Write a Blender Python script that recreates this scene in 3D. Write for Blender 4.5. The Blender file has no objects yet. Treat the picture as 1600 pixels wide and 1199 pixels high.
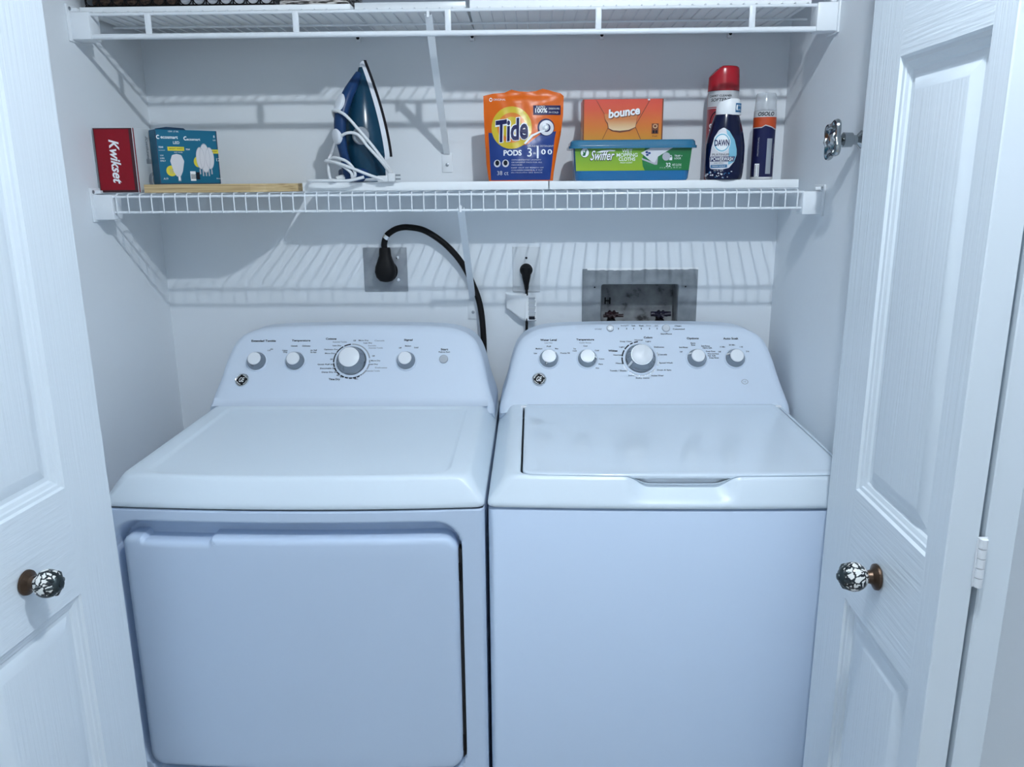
import bpy, bmesh, math, random
from mathutils import Vector, Matrix
from mathutils.geometry import delaunay_2d_cdt
random.seed(7)
S = bpy.context.scene
COL = S.collection

# ------------------------------------------------------------------ camera
def make_camera():
    cx, D, h = 0.1371, 2.0575, 1.4334
    yaw, pit, rol, f = 0.02590, 0.24635, -0.00771, 1258.24
    fw = Vector((-math.sin(yaw)*math.cos(pit), math.cos(yaw)*math.cos(pit), -math.sin(pit)))
    rt = Vector((math.cos(yaw), math.sin(yaw), 0)); up = rt.cross(fw)
    r2 = math.cos(rol)*rt + math.sin(rol)*up
    u2 = -math.sin(rol)*rt + math.cos(rol)*up
    cd = bpy.data.cameras.new('camera'); co = bpy.data.objects.new('camera', cd); COL.objects.link(co)
    m = Matrix((r2, u2, -fw)).transposed().to_4x4(); m.translation = Vector((cx, -D, h))
    co.matrix_world = m
    cd.sensor_width = 36; cd.lens = f/1600*36; cd.clip_start = .02
    S.camera = co
make_camera()

# ------------------------------------------------------------------ world, lamp, exposure
w = bpy.data.worlds.new('world'); S.world = w; w.use_nodes = True
w.node_tree.nodes['Background'].inputs[0].default_value = (.70, .83, 1.0, 1)
w.node_tree.nodes['Background'].inputs[1].default_value = .75
LAMP = Vector((.38, -1.49, 2.335))
LAMP_POWER = 50.0
LAMP_COLOR = (.86, .94, 1.0)
S.view_settings.view_transform = 'Standard'
S.view_settings.look = 'None'
S.view_settings.gamma = 1
S.view_settings.use_curve_mapping = False
S.view_settings.exposure = 0.0
try:
    S.cycles.use_denoising = True
    S.cycles.max_bounces = 10
    S.cycles.diffuse_bounces = 6
except Exception:
    pass

# ------------------------------------------------------------------ materials
def nodes(m):
    m.use_nodes = True
    return m.node_tree, m.node_tree.nodes['Principled BSDF']
def mat(name, c, rough=.5, metal=0., spec=.5, coat=0., trans=0., alpha=1., bump=None, emit=None):
    m = bpy.data.materials.new(name); nt, b = nodes(m)
    b.inputs['Base Color'].default_value = (*c, 1)
    b.inputs['Roughness'].default_value = rough
    b.inputs['Metallic'].default_value = metal
    b.inputs['Specular IOR Level'].default_value = spec
    b.inputs['Coat Weight'].default_value = coat
    b.inputs['Transmission Weight'].default_value = trans
    b.inputs['Alpha'].default_value = alpha
    if emit:
        b.inputs['Emission Color'].default_value = (*emit[0], 1); b.inputs['Emission Strength'].default_value = emit[1]
    if bump:
        sc, st, dist = bump          # scale (3), strength, distance
        tc = nt.nodes.new('ShaderNodeTexCoord'); mp = nt.nodes.new('ShaderNodeMapping')
        nz = nt.nodes.new('ShaderNodeTexNoise'); bp = nt.nodes.new('ShaderNodeBump')
        mp.inputs['Scale'].default_value = sc; nz.inputs['Scale'].default_value = 1; nz.inputs['Detail'].default_value = 4
        bp.inputs['Strength'].default_value = st; bp.inputs['Distance'].default_value = dist
        nt.links.new(tc.outputs['Object'], mp.inputs['Vector']); nt.links.new(mp.outputs[0], nz.inputs['Vector'])
        nt.links.new(nz.outputs[0], bp.inputs['Height']); nt.links.new(bp.outputs[0], b.inputs['Normal'])
    return m
def ramp_mat(name, stops, axis='Z', lo=0., hi=1., rough=.4, noise=None, spec=.5):
    """printed colour ramp along an object axis, or over a noise"""
    m = bpy.data.materials.new(name); nt, b = nodes(m)
    b.inputs['Roughness'].default_value = rough; b.inputs['Specular IOR Level'].default_value = spec
    tc = nt.nodes.new('ShaderNodeTexCoord'); cr = nt.nodes.new('ShaderNodeValToRGB')
    if noise:
        mp = nt.nodes.new('ShaderNodeMapping'); mp.inputs['Scale'].default_value = noise
        nz = nt.nodes.new('ShaderNodeTexNoise'); nz.inputs['Scale'].default_value = 1; nz.inputs['Detail'].default_value = 5
        nt.links.new(tc.outputs['Object'], mp.inputs['Vector']); nt.links.new(mp.outputs[0], nz.inputs['Vector'])
        nt.links.new(nz.outputs[0], cr.inputs[0])
    else:
        sp = nt.nodes.new('ShaderNodeSeparateXYZ'); mr = nt.nodes.new('ShaderNodeMapRange')
        mr.inputs['From Min'].default_value = lo; mr.inputs['From Max'].default_value = hi
        nt.links.new(tc.outputs['Object'], sp.inputs[0]); nt.links.new(sp.outputs[axis], mr.inputs[0]); nt.links.new(mr.outputs[0], cr.inputs[0])
    e = cr.color_ramp.elements
    while len(e) < len(stops): e.new(.5)
    for k, (p, c) in enumerate(stops):
        e[k].position = p; e[k].color = (*c, 1)
    nt.links.new(cr.outputs[0], b.inputs['Base Color'])
    return m

WALL = mat('wall_paint', (.77, .81, .85), .62, bump=((90, 90, 90), .12, .002))
CEIL = mat('ceiling_paint', (.80, .82, .85), .8)
FLOORM = ramp_mat('floor_tile', [(.3, (.50, .46, .42)), (.7, (.60, .57, .53))], rough=.4, noise=(4, 4, 4))
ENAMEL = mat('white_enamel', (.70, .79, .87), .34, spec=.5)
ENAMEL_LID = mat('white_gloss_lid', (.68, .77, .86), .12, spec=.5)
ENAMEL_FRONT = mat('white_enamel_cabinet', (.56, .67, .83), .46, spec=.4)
PLASTIC = mat('white_plastic', (.78, .81, .85), .35)
PANELW = mat('white_control_panel', (.64, .72, .83), .5, spec=.3)
WIREW = mat('white_vinyl_wire', (.78, .82, .86), .38)
BOARDW = mat('white_melamine', (.88, .91, .93), .3)
DOORV = mat('door_paint_vertical_grain', (.74, .81, .87), .38, bump=((210, 210, 5), .6, .0016))
DOORH = mat('door_paint_level_grain', (.74, .81, .87), .38, bump=((160, 6, 160), .6, .0016))
DOORE = mat('door_paint_plain', (.74, .81, .87), .38)
BLACK = mat('black_rubber', (.006, .006, .007), .55, spec=.18)
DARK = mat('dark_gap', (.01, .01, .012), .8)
INK = mat('black_ink', (.012, .014, .022), .6, spec=.15)
INKG = mat('grey_ink', (.25, .28, .33), .5)
CHROME = mat('chrome', (.80, .82, .84), .12, 1.)
KNOBM = mat('dark_chrome', (.30, .325, .35), .18, 1.)
SATIN = mat('satin_grey', (.36, .39, .43), .4, .3)
STEEL = mat('brushed_steel', (.34, .37, .40), .38, .85, bump=((8, 300, 300), .1, .001))
WHITE = mat('white_print', (.86, .88, .90), .4)
PAPER = mat('paper', (.80, .82, .84), .7)
NAVY = mat('navy_print', (.014, .016, .085), .4, spec=.2)

# ------------------------------------------------------------------ mesh builder
class MB:
    def __init__(s):
        s.bm = bmesh.new(); s.mats = []
    def mi(s, m):
        if m not in s.mats: s.mats.append(m)
        return s.mats.index(m)
    def faces(s, vs, fs, m, smooth=True):
        k = s.mi(m); bv = [s.bm.verts.new(v) for v in vs]; out = []
        for f in fs:
            try:
                q = s.bm.faces.new([bv[i] for i in f]); q.material_index = k; q.smooth = smooth; out.append(q)
            except ValueError: pass
        return bv, out
    def box(s, lo, hi, m, bev=0., seg=2, M=None):
        lo, hi = Vector(lo), Vector(hi); c = (lo+hi)/2; d = hi-lo
        t = bmesh.new(); bmesh.ops.create_cube(t, size=1)
        for v in t.verts: v.co = Vector((v.co.x*d.x, v.co.y*d.y, v.co.z*d.z))+c
        if bev: bmesh.ops.bevel(t, geom=list(t.edges), offset=min(bev, min(d)*.49), segments=seg, affect='EDGES', profile=.5)
        s.absorb(t, m, M)
    def absorb(s, t, m, M=None):
        t.verts.index_update()
        vs = [(M @ v.co if M else v.co.copy()) for v in t.verts]
        fs = [[v.index for v in f.verts] for f in t.faces]
        s.faces(vs, fs, m); t.free()
    def tube(s, pts, r, m, n=8, closed=False):
        pts = [Vector(p) for p in pts]; N = len(pts)
        rr = r if isinstance(r, (list, tuple)) else [r]*N
        vs, fs = [], []; prev = None
        for i, p in enumerate(pts):
            a = pts[(i-1) % N] if (closed or i > 0) else p
            b = pts[(i+1) % N] if (closed or i < N-1) else p
            t = (b-a)
            if t.length < 1e-9: t = Vector((0, 0, 1))
            t.normalize()
            if prev is None:
                q = Vector((0, 0, 1)) if abs(t.z) < .9 else Vector((1, 0, 0)); x = t.cross(q).normalized()
            else:
                x = (prev - t*prev.dot(t))
                x = x.normalized() if x.length > 1e-6 else t.orthogonal().normalized()
            prev = x; y = t.cross(x)
            for k in range(n):
                a2 = 2*math.pi*k/n; vs.append(p + (x*math.cos(a2)+y*math.sin(a2))*rr[i])
        for i in range(N if closed else N-1):
            j = (i+1) % N
            for k in range(n): fs.append((i*n+k, i*n+(k+1) % n, j*n+(k+1) % n, j*n+k))
        if not closed: fs.append(tuple(range(n))[::-1]); fs.append(tuple((N-1)*n+k for k in range(n)))
        s.faces(vs, fs, m)
    def lathe(s, prof, o, axis, m, n=32):
        o, ax = Vector(o), Vector(axis).normalized()
        x = ax.orthogonal().normalized(); y = ax.cross(x)
        rings = [[o+ax*h+(x*math.cos(2*math.pi*k/n)+y*math.sin(2*math.pi*k/n))*max(r, 1e-5) for k in range(n)] for r, h in prof]
        s.loft(rings, m)
    def loft(s, rings, m, cap0=True, cap1=True, closed=True):
        n = len(rings[0]); vs = [v for r in rings for v in r]; fs = []
        for i in range(len(rings)-1):
            for k in range(n if closed else n-1):
                j = (k+1) % n; fs.append((i*n+k, i*n+j, (i+1)*n+j, (i+1)*n+k))
        if closed and cap0: fs.append(tuple(range(n))[::-1])
        if closed and cap1: fs.append(tuple((len(rings)-1)*n+k for k in range(n)))
        s.faces(vs, fs, m)
    def decal(s, poly, fn, m, eps=.0003, step=None):
        """flat print: polygon in (u,v) laid on the surface fn(u,v,eps)"""
        P = [Vector((p[0], p[1])) for p in poly]; n = len(P)
        pts = list(P); edges = [(i, (i+1) % n) for i in range(n)]
        if step:
            P2 = []
            for i in range(n):
                a, b = P[i], P[(i+1) % n]; k = max(1, int((b-a).length/step))
                P2 += [a.lerp(b, q/k) for q in range(k)]
            n = len(P2); pts = list(P2); edges = [(i, (i+1) % n) for i in range(n)]
            x0, x1 = min(p.x for p in P), max(p.x for p in P); y0, y1 = min(p.y for p in P), max(p.y for p in P)
            a = x0+step*.5
            while a < x1:
                b = y0+step*.5
                while b < y1:
                    if inside(a, b, P): pts.append(Vector((a, b)))
                    b += step
                a += step
        r = delaunay_2d_cdt(pts, edges, [list(range(n))], 1, 1e-7)
        s.faces([fn(p.x, p.y, eps) for p in r[0]], r[2], m)
    def ell(s, cu, cv, ru, rv, fn, m, eps=.0003, n=32, rin=0., a0=0., a1=360., step=None):
        if rin:
            k = max(3, int(n*(a1-a0)/360)); vs = []; fs = []
            for i in range(k+1):
                a = math.radians(a0+(a1-a0)*i/k)
                for q in (rin, 1.): vs.append(fn(cu+ru*q*math.cos(a), cv+rv*q*math.sin(a), eps))
                if i: fs.append((2*i-2, 2*i, 2*i+1, 2*i-1))
            s.faces(vs, fs, m)
        else:
            s.decal([(cu+ru*math.cos(2*math.pi*i/n), cv+rv*math.sin(2*math.pi*i/n)) for i in range(n)], fn, m, eps, step)
    def rect(s, u0, v0, u1, v1, fn, m, eps=.0003, step=None):
        s.decal([(u0, v0), (u1, v0), (u1, v1), (u0, v1)], fn, m, eps, step)
    def text(s, body, fn, cu, cv, m, w=None, h=None, rot=0., shear=0., bold=0., eps=.0005):
        vs, fs, bx = glyphs(body, shear, bold)
        sx = w/(bx[2]-bx[0]) if w else h/(bx[3]-bx[1])
        sy = h/(bx[3]-bx[1]) if h else sx
        mx, my = (bx[0]+bx[2])/2, (bx[1]+bx[3])/2; c, d = math.cos(rot), math.sin(rot); out = []
        for x, y in vs:
            a, b = (x-mx)*sx, (y-my)*sy
            out.append(fn(cu+a*c-b*d, cv+a*d+b*c, eps))
        s.faces(out, fs, m, False)
def inside(x, y, P):
    r = False; j = len(P)-1
    for i in range(len(P)):
        if (P[i].y > y) != (P[j].y > y) and x < (P[j].x-P[i].x)*(y-P[i].y)/(P[j].y-P[i].y)+P[i].x: r = not r
        j = i
    return r
_G = {}
def glyphs(body, shear, bold):
    k = (body, shear, bold)
    if k not in _G:
        cu = bpy.data.curves.new('t', 'FONT'); cu.body = body; cu.resolution_u = 3; cu.shear = shear; cu.offset = bold; cu.fill_mode = 'FRONT'
        ob = bpy.data.objects.new('t', cu); COL.objects.link(ob)
        dg = bpy.context.evaluated_depsgraph_get(); dg.update()
        me = ob.evaluated_get(dg).to_mesh()
        vs = [(v.co.x, v.co.y) for v in me.vertices]; fs = [tuple(p.vertices) for p in me.polygons]
        ob.evaluated_get(dg).to_mesh_clear(); bpy.data.objects.remove(ob); bpy.data.curves.remove(cu)
        bx = (min(v[0] for v in vs), min(v[1] for v in vs), max(v[0] for v in vs), max(v[1] for v in vs))
        _G[k] = (vs, fs, bx)
    return _G[k]

# ------------------------------------------------------------------ objects
WM = {}
def thing(name, label, cat, loc=(0, 0, 0), rz=0., group=None):
    o = bpy.data.objects.new(name, None); COL.objects.link(o); o.empty_display_size = .05
    o.location = loc; o.rotation_euler = (0, 0, rz); o['label'] = label; o['category'] = cat
    if group: o['group'] = group
    WM[o.name] = Matrix.Translation(Vector(loc)) @ Matrix.Rotation(rz, 4, 'Z')
    return o
def obj(name, mb, parent=None, label=None, loc=None, sharp=35, cat=None, kind=None, group=None):
    """links a builder (world coordinates) as ONE mesh object"""
    bm = mb.bm
    bmesh.ops.recalc_face_normals(bm, faces=bm.faces)
    me = bpy.data.meshes.new(name)
    if parent is not None: W = WM[parent.name]
    else: W = Matrix.Translation(Vector(loc)) if loc is not None else Matrix.Identity(4)
    bm.transform(W.inverted()); bm.to_mesh(me); bm.free()
    for m in mb.mats: me.materials.append(m)
    me.set_sharp_from_angle(angle=math.radians(sharp))
    o = bpy.data.objects.new(name, me); COL.objects.link(o)
    if parent is not None: o.parent = parent
    elif loc is not None: o.location = loc
    WM[o.name] = W
    if label: o['label'] = label
    if cat: o['category'] = cat
    if kind: o['kind'] = kind
    if group: o['group'] = group
    return o
def struct(name, mb, label, cat, parent=None):
    return obj(name, mb, parent, label=label, cat=None if parent else cat, kind='structure')
def boxed(lo, hi, m, bev=0.):
    b = MB(); b.box(lo, hi, m, bev); return b

def round_poly(pts, r, n=6):
    """polygon with rounded corners; r one radius or one per corner"""
    out = []; N = len(pts); pts = [Vector(p) for p in pts]
    for i in range(N):
        q = r[i] if isinstance(r, (list, tuple)) else r
        p, a, b = pts[i], pts[i-1], pts[(i+1) % N]
        if q <= 0: out.append(p.copy()); continue
        da, db = (a-p).normalized(), (b-p).normalized(); ang = da.angle(db)
        t = min(q/math.tan(ang/2), (a-p).length*.49, (b-p).length*.49); rr = t*math.tan(ang/2)
        c = p+(da+db).normalized()*(rr/math.sin(ang/2))
        s0 = (p+da*t)-c; s1 = (p+db*t)-c
        tot = s0.angle(s1); sg = 1 if s0.cross(s1) > 0 else -1
        for k in range(n+1):
            out.append(c+Matrix.Rotation(sg*tot*k/n, 2) @ s0)
    return out
def offset(pts, d):
    """moves a closed outline inwards by d (counter-clockwise outline)"""
    out = []; N = len(pts)
    for i in range(N):
        p, a, b = pts[i], pts[i-1], pts[(i+1) % N]
        e0, e1 = (p-a), (b-p)
        n0 = Vector((-e0.y, e0.x)); n1 = Vector((-e1.y, e1.x))
        n0 = n0.normalized() if n0.length > 1e-9 else n1.normalized()
        n1 = n1.normalized() if n1.length > 1e-9 else n0
        q = (n0+n1).normalized(); out.append(p+q*d/max(.4, q.dot(n0)))
    return out
def spline(pts, k=8):
    P = [Vector(p) for p in pts]; out = []
    for i in range(len(P)-1):
        a, b = P[i], P[i+1]; p0 = P[i-1] if i else a*2-b; p3 = P[i+2] if i+2 < len(P) else b*2-a
        for q in range(k):
            t = q/k
            out.append(.5*((2*a)+(b-p0)*t+(2*p0-5*a+4*b-p3)*t*t+(3*a-p0-3*b+p3)*t**3))
    out.append(P[-1]); return out
def sstep(a, b, x):
    t = max(0., min(1., (x-a)/(b-a))); return t*t*(3-2*t)

# ================================================================== THE SETTING
XL, XR = -.804, .7476
OB = (.311, .5115, 1.055, 1.1785)          # the hole for the washer outlet box: x0 x1 z0 z1
b = MB()
for lo, hi in (((XL-.1, 0, 0), (OB[0], .11, 2.44)), ((OB[1], 0, 0), (XR+.1, .11, 2.44)),
               ((OB[0], 0, 0), (OB[1], .11, OB[2])), ((OB[0], 0, OB[3]), (OB[1], .11, 2.44))):
    b.box(lo, hi, WALL)
struct('wall_back', b, 'white painted back wall of the laundry closet', 'wall')
struct('wall_left', boxed((XL-.1, -.93, 0), (XL, 0, 2.44), WALL), 'white left side wall of the closet', 'wall')
struct('wall_right', boxed((XR, -.93, 0), (XR+.1, 0, 2.44), WALL), 'white right side wall of the closet', 'wall')
struct('wall_front_left', boxed((-2.0, -.93, 0), (XL-.1, -.82, 2.44), WALL), 'white hallway wall left of the closet opening', 'wall')
struct('wall_front_right', boxed((XR+.1, -.93, 0), (2.0, -.82, 2.44), WALL), 'white hallway wall right of the closet opening', 'wall')
struct('wall_front_top', boxed((XL, -.93, 2.09), (XR, -.82, 2.44), WALL), 'white wall above the closet opening', 'wall')
struct('wall_hall_left', boxed((-2.1, -3.3, 0), (-2.0, -.82, 2.44), WALL), 'white left wall of the hallway', 'wall')
struct('wall_hall_right', boxed((2.0, -3.3, 0), (2.1, -.82, 2.44), WALL), 'white right wall of the hallway', 'wall')
struct('wall_hall_back', boxed((-2.1, -3.2, 0), (2.1, -3.1, 2.44), WALL), 'white far wall of the hallway', 'wall')
struct('floor', boxed((-2.1, -3.3, -.05), (2.1, .11, 0), FLOORM), 'pale tiled floor', 'floor')
struct('ceiling', boxed((-2.1, -3.3, 2.44), (2.1, .11, 2.5), CEIL), 'white ceiling', 'ceiling')

# ceiling lamp of the hallway (out of frame): the bulb gives the light
t = thing('ceiling_lamp', 'small white ceiling lamp with one bare round bulb', 'lamp', (LAMP.x, LAMP.y, 2.44))
b = MB(); b.lathe([(0, 0), (.07, 0), (.07, -.012), (.03, -.03), (.018, -.088), (.0, -.088)], (LAMP.x, LAMP.y, 2.44), (0, 0, 1), PLASTIC); obj('lamp_holder', b, t)
area = 4*math.pi*.018**2
BULB = mat('lit_bulb', (1, 1, 1), .5, emit=(LAMP_COLOR, LAMP_POWER/(area*math.pi)))
b = MB(); b.lathe([(.018*math.sin(math.pi*k/16), -.018*math.cos(math.pi*k/16)) for k in range(17)], LAMP, (0, 0, 1), BULB, 24); obj('bulb', b, t)

# ------------------------------------------------------------------ bifold door leaves
def leaf(O, ang, side, name, label, face=True):
    """O: far edge point on the visible face; the leaf runs towards the hall. side: +1 faces +x, -1 faces -x."""
    a = math.radians(ang); d = Vector((-math.sin(a), -math.cos(a), 0)); nrm = Vector((math.cos(a), -math.sin(a), 0))*side
    def F(s, z, dep=0.): return Vector(O)+d*s+Vector((0, 0, z))-nrm*dep
    W, T, Z0, Z1, c = .376, .035, .012, 2.035, .0015
    b = MB()
    if face:
        sc = [c, .107, .331, W-c]; zc = [Z0+c, .235, .804, .9825, 1.588, Z1-c]
        for i in range(3):
            for j in range(5):
                if i == 1 and j in (1, 3): continue
                m = DOORH if (i == 1) else DOORV
                b.faces([F(sc[i], zc[j]), F(sc[i+1], zc[j]), F(sc[i+1], zc[j+1]), F(sc[i], zc[j+1])], [(0, 1, 2, 3)], m)
        for z0, z1 in ((.235, .804), (.9825, 1.588)):
            rings = []
            for ins, dep in ((0, 0), (.003, .0035), (.008, .0045), (.010, .0062), (.016, .0080), (.019, .0105), (.024, .0110), (.026, .0110), (.043, .0045), (.046, .0042)):
                rings.append([F(s, z, dep) for s, z in ((.107+ins, z0+ins), (.331-ins, z0+ins), (.331-ins, z1-ins), (.107+ins, z1-ins))])
            b.loft(rings, DOORE, cap0=False, cap1=False)
            b.faces(rings[-1], [(0, 1, 2, 3)], DOORV)
        ring = [[F(s, z, dep) for s, z in ((q, Z0+q), (W-q, Z0+q), (W-q, Z1-q), (q, Z1-q))] for q, dep in ((c, 0), (0, c), (0, T))]
        b.loft(ring, DOORE, cap0=False)
    else:
        ring = [[F(s, z, dep) for s, z in ((q, Z0+q), (W-q, Z0+q), (W-q, Z1-q), (q, Z1-q))] for q, dep in ((c, 0), (0, c), (0, T-c), (c, T))]
        b.loft(ring, DOORE)
    bm = b.bm; bmesh.ops.remove_doubles(bm, verts=bm.verts, dist=1e-5)
    # the leaf's own frame keeps the grain upright
    o = obj(name, b, None, label=label, cat='door', loc=F(0, 0, T/2), sharp=20, kind='structure')
    return o, F, nrm, d

BRONZE = mat('antique_bronze', (.10, .065, .045), .38, .85, bump=((300, 300, 300), .3, .001))
PEWTER = mat('dark_pewter', (.05, .065, .07), .35, .8)
CERAMIC = bpy.data.materials.new('white_ceramic_black_vine')
def _cer():
    nt, bs = nodes(CERAMIC); bs.inputs['Roughness'].default_value = .15
    tc = nt.nodes.new('ShaderNodeTexCoord'); vo = nt.nodes.new('ShaderNodeTexVoronoi'); vo.feature = 'DISTANCE_TO_EDGE'; vo.inputs['Scale'].default_value = 95
    nz = nt.nodes.new('ShaderNodeTexNoise'); nz.inputs['Scale'].default_value = 120
    mx = nt.nodes.new('ShaderNodeMixRGB'); mx.inputs[0].default_value = .012
    cr = nt.nodes.new('ShaderNodeValToRGB'); cr.color_ramp.elements[0].position = .09; cr.color_ramp.elements[0].color = (.015, .02, .025, 1)
    cr.color_ramp.elements[1].position = .13; cr.color_ramp.elements[1].color = (.85, .85, .82, 1)
    nt.links.new(tc.outputs['Object'], mx.inputs[1]); nt.links.new(tc.outputs['Object'], nz.inputs['Vector']); nt.links.new(nz.outputs['Color'], mx.inputs[2])
    nt.links.new(mx.outputs[0], vo.inputs['Vector']); nt.links.new(vo.outputs['Distance'], cr.inputs[0]); nt.links.new(cr.outputs[0], bs.inputs['Base Color'])
_cer()
def door_knob(door, p, nrm):
    b = MB()
    b.lathe([(0, 0), (.0165, 0), (.0185, .002), (.0180, .005), (.0135, .0075), (.010, .010), (.008, .017), (.0, .017)], p, nrm, BRONZE, 32)
    k = obj('door_knob', b, door, label='round white ceramic knob with black vine pattern and bronze base')
    b = MB(); prof = [(.0205*math.sin(math.pi*i/18), .034-.0200*math.cos(math.pi*i/18)) for i in range(1, 18)]
    b.lathe([(0, .0142)]+prof, p, nrm, CERAMIC, 40)
    for q in range(8):                                  # raised melon ribs
        pass
    obj('ball', b, k)
    b = MB(); b.lathe([(.0135, .0478), (.0125, .0505), (.0085, .0535), (.005, .0545), (.0048, .0562), (0, .057)], p, nrm, PEWTER, 28)
    for q in range(8):
        x = nrm.orthogonal().normalized(); y = nrm.cross(x); a = q*math.pi/4
        dr = x*math.cos(a)+y*math.sin(a); c0 = Vector(p)
        b.tube([c0+nrm*.0495+dr*.011, c0+nrm*.0462+dr*.0165, c0+nrm*.0425+dr*.0188], [.0025, .0022, .0008], PEWTER, 6)
    obj('end_cap', b, k)

dl, FL_, nl, dl_d = leaf((-.5703, -.81, 0), 4.7, 1, 'door_1', 'white bifold door leaf with raised panels on the left, knob facing right')
door_knob(dl, FL_(.2170, .8813), nl)
dr, FR_, nr, dr_d = leaf((.6218, -.81, 0), .7, -1, 'door_2', 'white bifold door leaf with raised panels on the right, knob facing left')
door_knob(dr, FR_(.2117, .8936), nr)
d3, F3, n3, d3_d = leaf(FR_(0, 0, .043), .7, -1, 'door_3', 'plain back of the second bifold leaf folded behind the right leaf', False)
d4, F4, n4, d4_d = leaf(FL_(0, 0, .043), 4.7, 1, 'door_4', 'plain back of the second bifold leaf folded behind the left leaf', False)
# hinge in the fold of the right pair
for F, dd, door in ((FR_, dr_d, dr), (FL_, dl_d, dl)):
    b = MB()
    for zz in (1.0, 1.75, .28):
        c0 = F(.3775, zz, .039)
        b.box((-.0055, -.001, -.031), (.0055, .001, .031), PLASTIC, 0, 1, Matrix.Translation(c0))
        for q in range(5):
            b.tube([c0+Vector((0, -.003, -.030+q*.0122)), c0+Vector((0, -.003, -.0188+q*.0122))], .0046, PLASTIC, 12)
    obj('hinge', b, door, label='white butt hinge in the fold of the door')

# ================================================================== MACHINES
YF = -.727; SL = Vector((0, .5335, .8457)); NL = Vector((0, -.8457, .5335))     # console slope
def console_fn(xc):
    def fn(u, v, eps=0.): return Vector((xc+u, -.236, .932))+SL*v+NL*eps
    return fn
def rr_outline(x0, x1, y0, y1, r, bow=0., nf=96, ns=24, nc=6):
    """rounded rectangle seen from above, front edge (y0) bowed towards the hall"""
    P = []
    rf, rb = r
    xm, hw = (x0+x1)/2, (x1-x0)/2
    def fy(x): return y0-bow*(1-((x-xm)/hw)**2)
    for i in range(nf+1):
        x = x0+rf+(x1-x0-2*rf)*i/nf; P.append(Vector((x, fy(x))))
    yc = fy(x1-rf)
    for i in range(1, nc): a = -math.pi/2+math.pi/2*i/nc; P.append(Vector((x1-rf+rf*math.cos(a), yc+rf+rf*math.sin(a))))
    for i in range(ns+1): P.append(Vector((x1, yc+rf+(y1-rb-yc-rf)*i/ns)))
    for i in range(1, nc): a = math.pi/2*i/nc; P.append(Vector((x1-rb+rb*math.cos(a), y1-rb+rb*math.sin(a))))
    for i in range(ns+1): P.append(Vector((x1-rb+(x0-x1+2*rb)*i/ns, y1)))
    for i in range(1, nc): a = math.pi/2+math.pi/2*i/nc; P.append(Vector((x0+rb+rb*math.cos(a), y1-rb+rb*math.sin(a))))
    for i in range(ns+1): P.append(Vector((x0, y1-rb+(yc+rf-y1+rb)*i/ns)))
    for i in range(1, nc): a = math.pi+math.pi/2*i/nc; P.append(Vector((x0+rf+rf*math.cos(a), yc+rf+rf*math.sin(a))))
    return P
def console(root, xc, name='control_console', hollow=True):
    hw = [(-.034, .3400), (-.01, .3395), (.0, .338), (.02, .3325), (.06, .322), (.10, .314), (.13, .306), (.15, .298), (.165, .2885), (.178, .274), (.187, .257), (.194, .235), (.1985, .20), (.2015, .13), (.203, .05)]
    right = spline([(w_, v, 0) for v, w_ in hw], 4)
    out = [Vector((p.x, p.y)) for p in right]
    out = out+[Vector((-p.x, p.y)) for p in out[::-1]]           # counter-clockwise
    fn = console_fn(xc); b = MB(); rings = []
    for ins, dep in ((.024, 0), (.016, .001), (.009, .0042), (.004, .009), (.001, .016), (0, .024)):
        rings.append([fn(p.x, p.y, -dep) for p in offset(out, ins)])
    rings.append([Vector((v.x, min(-.052, max(-.053, v.y)), v.z)) for v in rings[-1]])
    b.loft(rings[::-1], PANELW)
    # hollow of the base running into the worktop
    A = []
    for x in [xc-.325+.65*i/40 for i in range(41)] if hollow else []:
        row = []
        for k in range(9):
            th = math.radians(57.8)*k/8; R = .03; tl = R*math.tan(math.radians(57.8)/2)
            y = -.2400-tl+R*math.sin(th); z = .9258+R-R*math.cos(th)
            row.append(Vector((x, y, z+.0002)))
        A.append(row)
    if hollow: b.loft([list(r) for r in A], PANELW, closed=False)
    return obj(name, b, root, sharp=30), fn
def knob(root, fn, u, v, R, rc, ht, ang, name='knob'):
    """tapered chrome skirt, white cap, white pointer"""
    o = fn(u, v, 0); ax = NL
    b = MB(); b.lathe([(0, .0002), (R*1.14, .0002), (R*1.14, .0015), (R*1.05, .0035), (R, .0035), (R, .0005)], o, ax, PANELW, 40)
    k = obj(name, b, root)
    b = MB(); b.lathe([(R*.97, .003), (R*.97, .006), (R*.86, .010), (rc*1.14, ht*.9), (rc*1.08, ht), (rc*.9, ht)], o, ax, KNOBM, 48)
    obj('chrome_skirt', b, k, label='chrome skirt')
    b = MB(); b.lathe([(rc*1.06, ht*.95), (rc*1.04, ht+.0012), (rc*.96, ht+.0022), (0, ht+.0028)], o, ax, PLASTIC, 40)
    obj('cap', b, k, label='white cap')
    b = MB(); a = math.radians(ang); x = Vector((1, 0, 0)); dr = x*math.cos(a)+SL*math.sin(a); sd = x*-math.sin(a)+SL*math.cos(a)
    q0 = o+dr*rc*1.05+ax*(ht*.98); q1 = o+dr*R*1.0+ax*.0075; wd = R*.07
    b.loft([[q0+sd*wd+ax*.001, q0-sd*wd+ax*.001, q0-sd*wd-ax*.002, q0+sd*wd-ax*.002], [q1+sd*wd+ax*.001, q1-sd*wd+ax*.001, q1-sd*wd-ax*.003, q1+sd*wd-ax*.003]], WHITE)
    obj('pointer', b, k, label='white pointer')
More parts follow.
